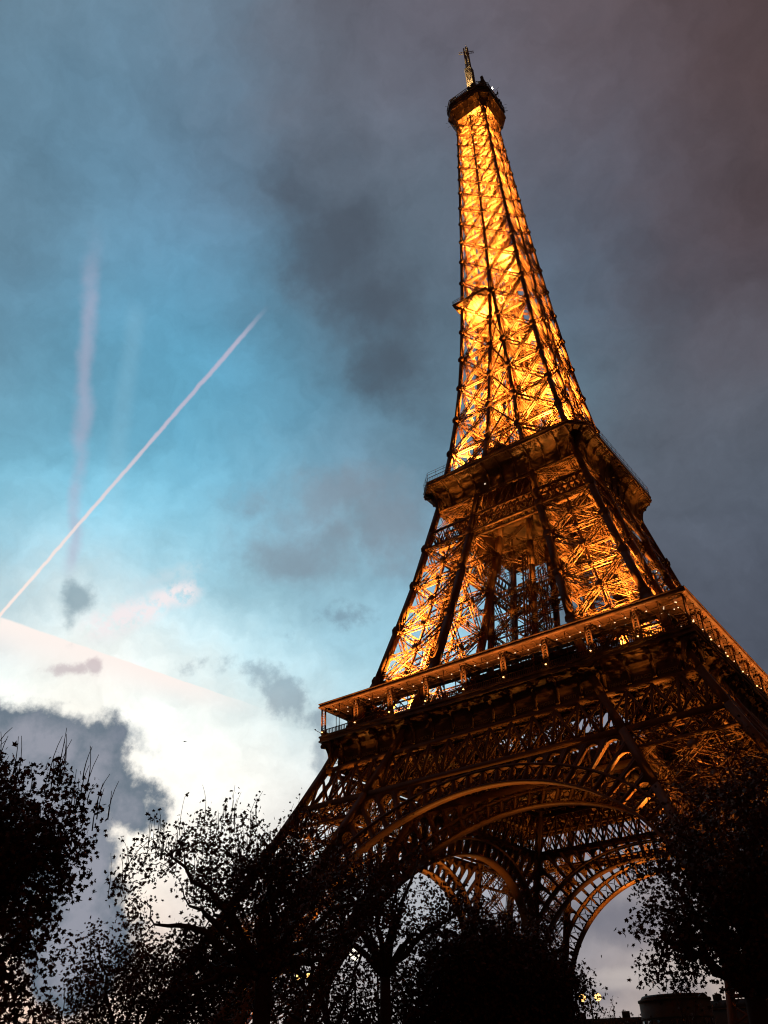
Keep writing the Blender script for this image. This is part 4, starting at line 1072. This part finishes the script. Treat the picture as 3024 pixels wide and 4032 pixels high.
# big plane on the right, in front of the right leg
D = 30
make_tree(-15.6, D, .42, 3.6, [((-.4, 0, 6.8), (2.7, 2.6, 2.0)), ((-1.8, 0, 5.3), (1.5, 2.2, 1.5)), ((1.4, 0, 7.6), (2.4, 2.6, 2.6)), ((1.6, 0, 5.0), (1.8, 2.2, 1.8)), ((-.6, 0, 5.0), (1.8, 2.2, 1.6))], 1100, 17000, .165, 71,
          'big plane tree on the right whose trunk stands at the frame edge', group=G1, gap=-.45, spread=.28, limbs=9, twigs=140)
D = 40
make_tree(-13.8, D, .34, 4.2, [((-.8, 0, 11.4), (3.0, 2.6, 2.6)), ((1.6, 0, 12.4), (2.6, 2.6, 2.8)), ((-1.6, 0, 8.6), (2.6, 2.6, 2.6)), ((1.2, 0, 8.8), (2.6, 2.6, 2.8))], 900, 5200, .18, 72,
          'tallest dark plane tree, screening the lit right leg', group=G1, gap=-.25, spread=.34, limbs=9, twigs=140)
# hedge-like row of small trees along the bottom
hz = [(-60.5, 52, 3.9), (-56.4, 55, 4.3), (-53.2, 58, 4.3), (-49.5, 56, 4.0), (-46.0, 60, 4.4), (-42.6, 58, 4.2), (-34.6, 58, 4.6), (-24.6, 66, 4.9), (-22.6, 70, 5.3), (-25.9, 62, 4.9)]
for q, (az, D, h) in enumerate(hz):
    lb = ['farthest left', 'second from the left', 'third from the left', 'fourth from the left', 'fifth from the left', 'sixth from the left', 'under the slim forked plane tree', 'directly under the two-globe street lamp', 'right of the two-globe street lamp', 'left of the two-globe street lamp'][q]
    make_tree(az, D, .12, 1.0, [((0, 0, h*.58), (3.2, 2.0, h*.40)), ((1.2, 0, h*.5), (2.6, 2.0, h*.34))], 420, 7000, .19, 80+q, 'low dark shrub in the row along the ground, '+lb, name='shrub', cat='shrub', group='shrubs along the ground', gap=-.6, spread=.3, limbs=5, twigs=26)
# twiggy saplings against the sky under the right arch
for q, (az, D, h, lb) in enumerate([(-23.3, 64, 6.6, 'sparse young tree with a few leaves against the sky under the right arch'), (-19.6, 52, 5.9, 'bare twiggy sapling in front of the round-ended building'), (-21.9, 60, 5.4, 'small bare sapling left of the twiggy one')]):
    make_tree(az, D, .05, 2.6, [((0, 0, h*.82), (1.0, .8, h*.16)), ((.2, 0, h*.7), (1.3, .8, h*.18))], 60, 150 if q == 0 else 24, .17, 120+q, lb, name='sapling', cat='sapling', group='saplings', gap=-.9, spread=.2, limbs=7, twigs=40)

# ================================================================ buildings beyond the tower
WALLM = mat('limestone_wall', (.085, .070, .055), .85, 0, .2, .3)
WINM = mat('window_dark', (.015, .014, .016), .2, 0, 0, 1, spec=.5)
WINL = mat('window_lit', (1, .8, .6), .5, 0, 0, 1, emis=(1, .66, .40), es=1.4)
ROOFM = mat('slate_roof', (.05, .045, .045), .7, 0, .2, 1)
def building(az, D, w, d, h, round_, label, cat, lit, turn=0):
    b = empty('stone_building', pt_at(az, D), label=label, cat=cat); b.rotation_euler = (0, 0, -R_(az)+turn)
    B = Bars()
    if round_: n_ = 24; lp = [(w/2*math.cos(a), d/2*math.sin(a)) for a in np.linspace(0, 2*math.pi, n_+1)[:-1]]
    else: lp = [(-w/2, -d/2), (w/2, -d/2), (w/2, d/2), (-w/2, d/2)]
    ins = lambda k, z: [(x*k, y*k, z) for x, y in lp]
    B.prism(ins(1, 0), ins(1, h)); B.prism(ins(1.02, h*.80), ins(1.02, h*.82)); B.prism(ins(1.03, h+.002), ins(1.03, h+.5))
    B.build('wall', [WALLM], b)
    B = Bars(); B.prism(ins(.97, h+.51), ins(.90, h+(1.3 if round_ else 2.4))); 
    if not round_:
        for x in np.arange(-w/2+6, w/2-4, 13): B.box((x, 0, h+3.3), 2.2, 1.2, 2.2)
    B.build('roof', [ROOFM], b)
    k = 0; nst = 4
    m0 = Bars(); m0.box((0, 0, 0), 1.5, .12, 2.4); proto = m0.build('window', [WINM], b); ml = Bars(); ml.box((0, 0, 0), 1.5, .12, 2.4); protoL = ml.build('window', [WINL], b)
    pos = []
    if round_:
        for a in np.linspace(math.pi*1.12, math.pi*1.88, 8):
            for s in range(nst): pos.append((w/2*math.cos(a)*1.004, d/2*math.sin(a)*1.004, h*(.12+.2*s), a+math.pi/2))
    else:
        for x in np.arange(-w/2+3, w/2-2, 4.4):
            for s in range(nst): pos.append((x, -d/2-.03, h*(.12+.2*s), 0))
    pos = pos[:98]; used = [0, 0]
    for i, (x, y, z, r) in enumerate(pos):
        L = i in lit; src = protoL if L else proto
        if used[L] == 0: o = src
        else: o = copy_obj(src, b)
        used[L] = 1; o.location = (x, y, z); o.rotation_euler = (0, 0, r)
    return b
building(-19.9, 250, 17, 16, el(4.22, 250)-1.5, True, 'dark round-ended stone building against the sky under the right arch', 'building', {6, 17, 18})
building(-15.2, 285, 62, 18, el(3.78, 285)-2.6, False, 'long dark stone building stretching right of the round-ended one', 'building', {4, 5, 26}, R_(-8))
building(-25.5, 300, 60, 16, el(3.3, 300)-3, False, 'long low stone building seen behind the back-left leg', 'building', {9, 22, 31}, R_(6))

# ================================================================ street lamps
GLOBE = mat('globe_glass', (1, .8, .4), .4, 0, 0, 1, emis=(1, .52, .14), es=4)
GLOBEW = mat('white_lamp_glass', (1, .95, .8), .4, 0, 0, 1, emis=(1, .93, .72), es=2.2)
def sphere(B, c, r, n=12, mrings=8, sq=1.0):
    L = []
    for i in range(1, mrings):
        ph = math.pi*i/mrings; L.append([(c[0]+r*math.sin(ph)*math.cos(a), c[1]+r*math.sin(ph)*math.sin(a), c[2]+sq*r*math.cos(ph)) for a in np.linspace(0, 2*math.pi, n+1)[:-1]])
    pts = [p for l in L for p in l]+[(c[0], c[1], c[2]+sq*r), (c[0], c[1], c[2]-sq*r)]; F = []
    for i in range(mrings-2):
        for q in range(n): F.append((i*n+q, (i+1)*n+q, (i+1)*n+(q+1) % n, i*n+(q+1) % n))
    t = len(pts)-2
    for q in range(n): F.append((t, q, (q+1) % n)); F.append((t+1, (mrings-2)*n+(q+1) % n, (mrings-2)*n+q))
    B.poly(pts, F)
def street_lamp(az, e, D, sep, label, globes=2, mt=None, r=.24, energy=60, sq=1.0, group=None):
    h = el(e, D); s = empty('street_lamp', pt_at(az, D), label=label, cat='street lamp', group=group); s.rotation_euler = (0, 0, -R_(az))
    B = Bars(); tube(B, [(0, 0, 0), (0, 0, .6), (0, 0, .8), (0, 0, h-.2), (0, 0, h+.35)], [.16, .14, .08, .05, .03], 8)
    xs = (-sep/2, sep/2) if globes == 2 else (0,)
    if globes == 2:
        for x in xs: tube(B, [(0, 0, h-.6), (x*.5, 0, h-.75), (x, 0, h-.55), (x, 0, h-.22)], [.035, .03, .03, .05], 6)
    B.build('lamp_post', [BLACKF], s)
    for x in xs:
        B = Bars(); sphere(B, (0, 0, 0), r, sq=sq); g = B.build('globe', [mt or GLOBE], s, smooth_=True); g.location = (x, 0, h)
        C = Bars(); tube(C, [(0, 0, r*.9*sq), (0, 0, r*1.25*sq)], [r*.5, .04], 8); C.build('cap', [BLACKF], g)
    return s
street_lamp(-24.52, 4.3, 62, .95, 'old street lamp with two glowing amber globes, beside the leg under the right arch', r=.21, group='two-globe street lamps')
street_lamp(-41.25, 5.92, 52, .5, 'old street lamp with two close amber globes, among trees before the left leg', r=.17, group='two-globe street lamps')
street_lamp(-38.2, 7.05, 52, 0, 'tall lamp with a white head, left of the slim forked plane tree', 1, GLOBEW, .30, sq=1.1, group='white-headed lamps')
street_lamp(-36.86, 7.15, 53, 0, 'tall lamp with a white head, touching the trunk of the slim forked plane tree', 1, GLOBEW, .22, sq=1.4, group='white-headed lamps')
# a small bird far off against the white cloud
bd = pt_at(0, 1); o_, a_ = None, None
B = Bars(); bp = CAM+dirv(-49.67, 19.3)*230
K_ = 1.0
B.poly([(-.75, .1, .18), (-.3, .14, .02), (0, .12, 0), (.3, .14, .02), (.75, .1, .2), (.3, -.1, .02), (0, -.2, -.02), (-.3, -.1, .02), (0, .4, 0), (0, -.5, .03), (0, .1, .09), (0, .1, -.09)],
       [(0, 1, 7), (1, 2, 6, 7), (2, 3, 5, 6), (3, 4, 5), (8, 3, 10, 1), (8, 1, 11, 3), (9, 1, 10, 3), (9, 3, 11, 1)])
o = B.build('bird', [BLACKF]); o.location = bp; o.rotation_euler = (0, 0, .6); tag(o, 'tiny dark bird gliding against the white sky left of the tower', 'bird')
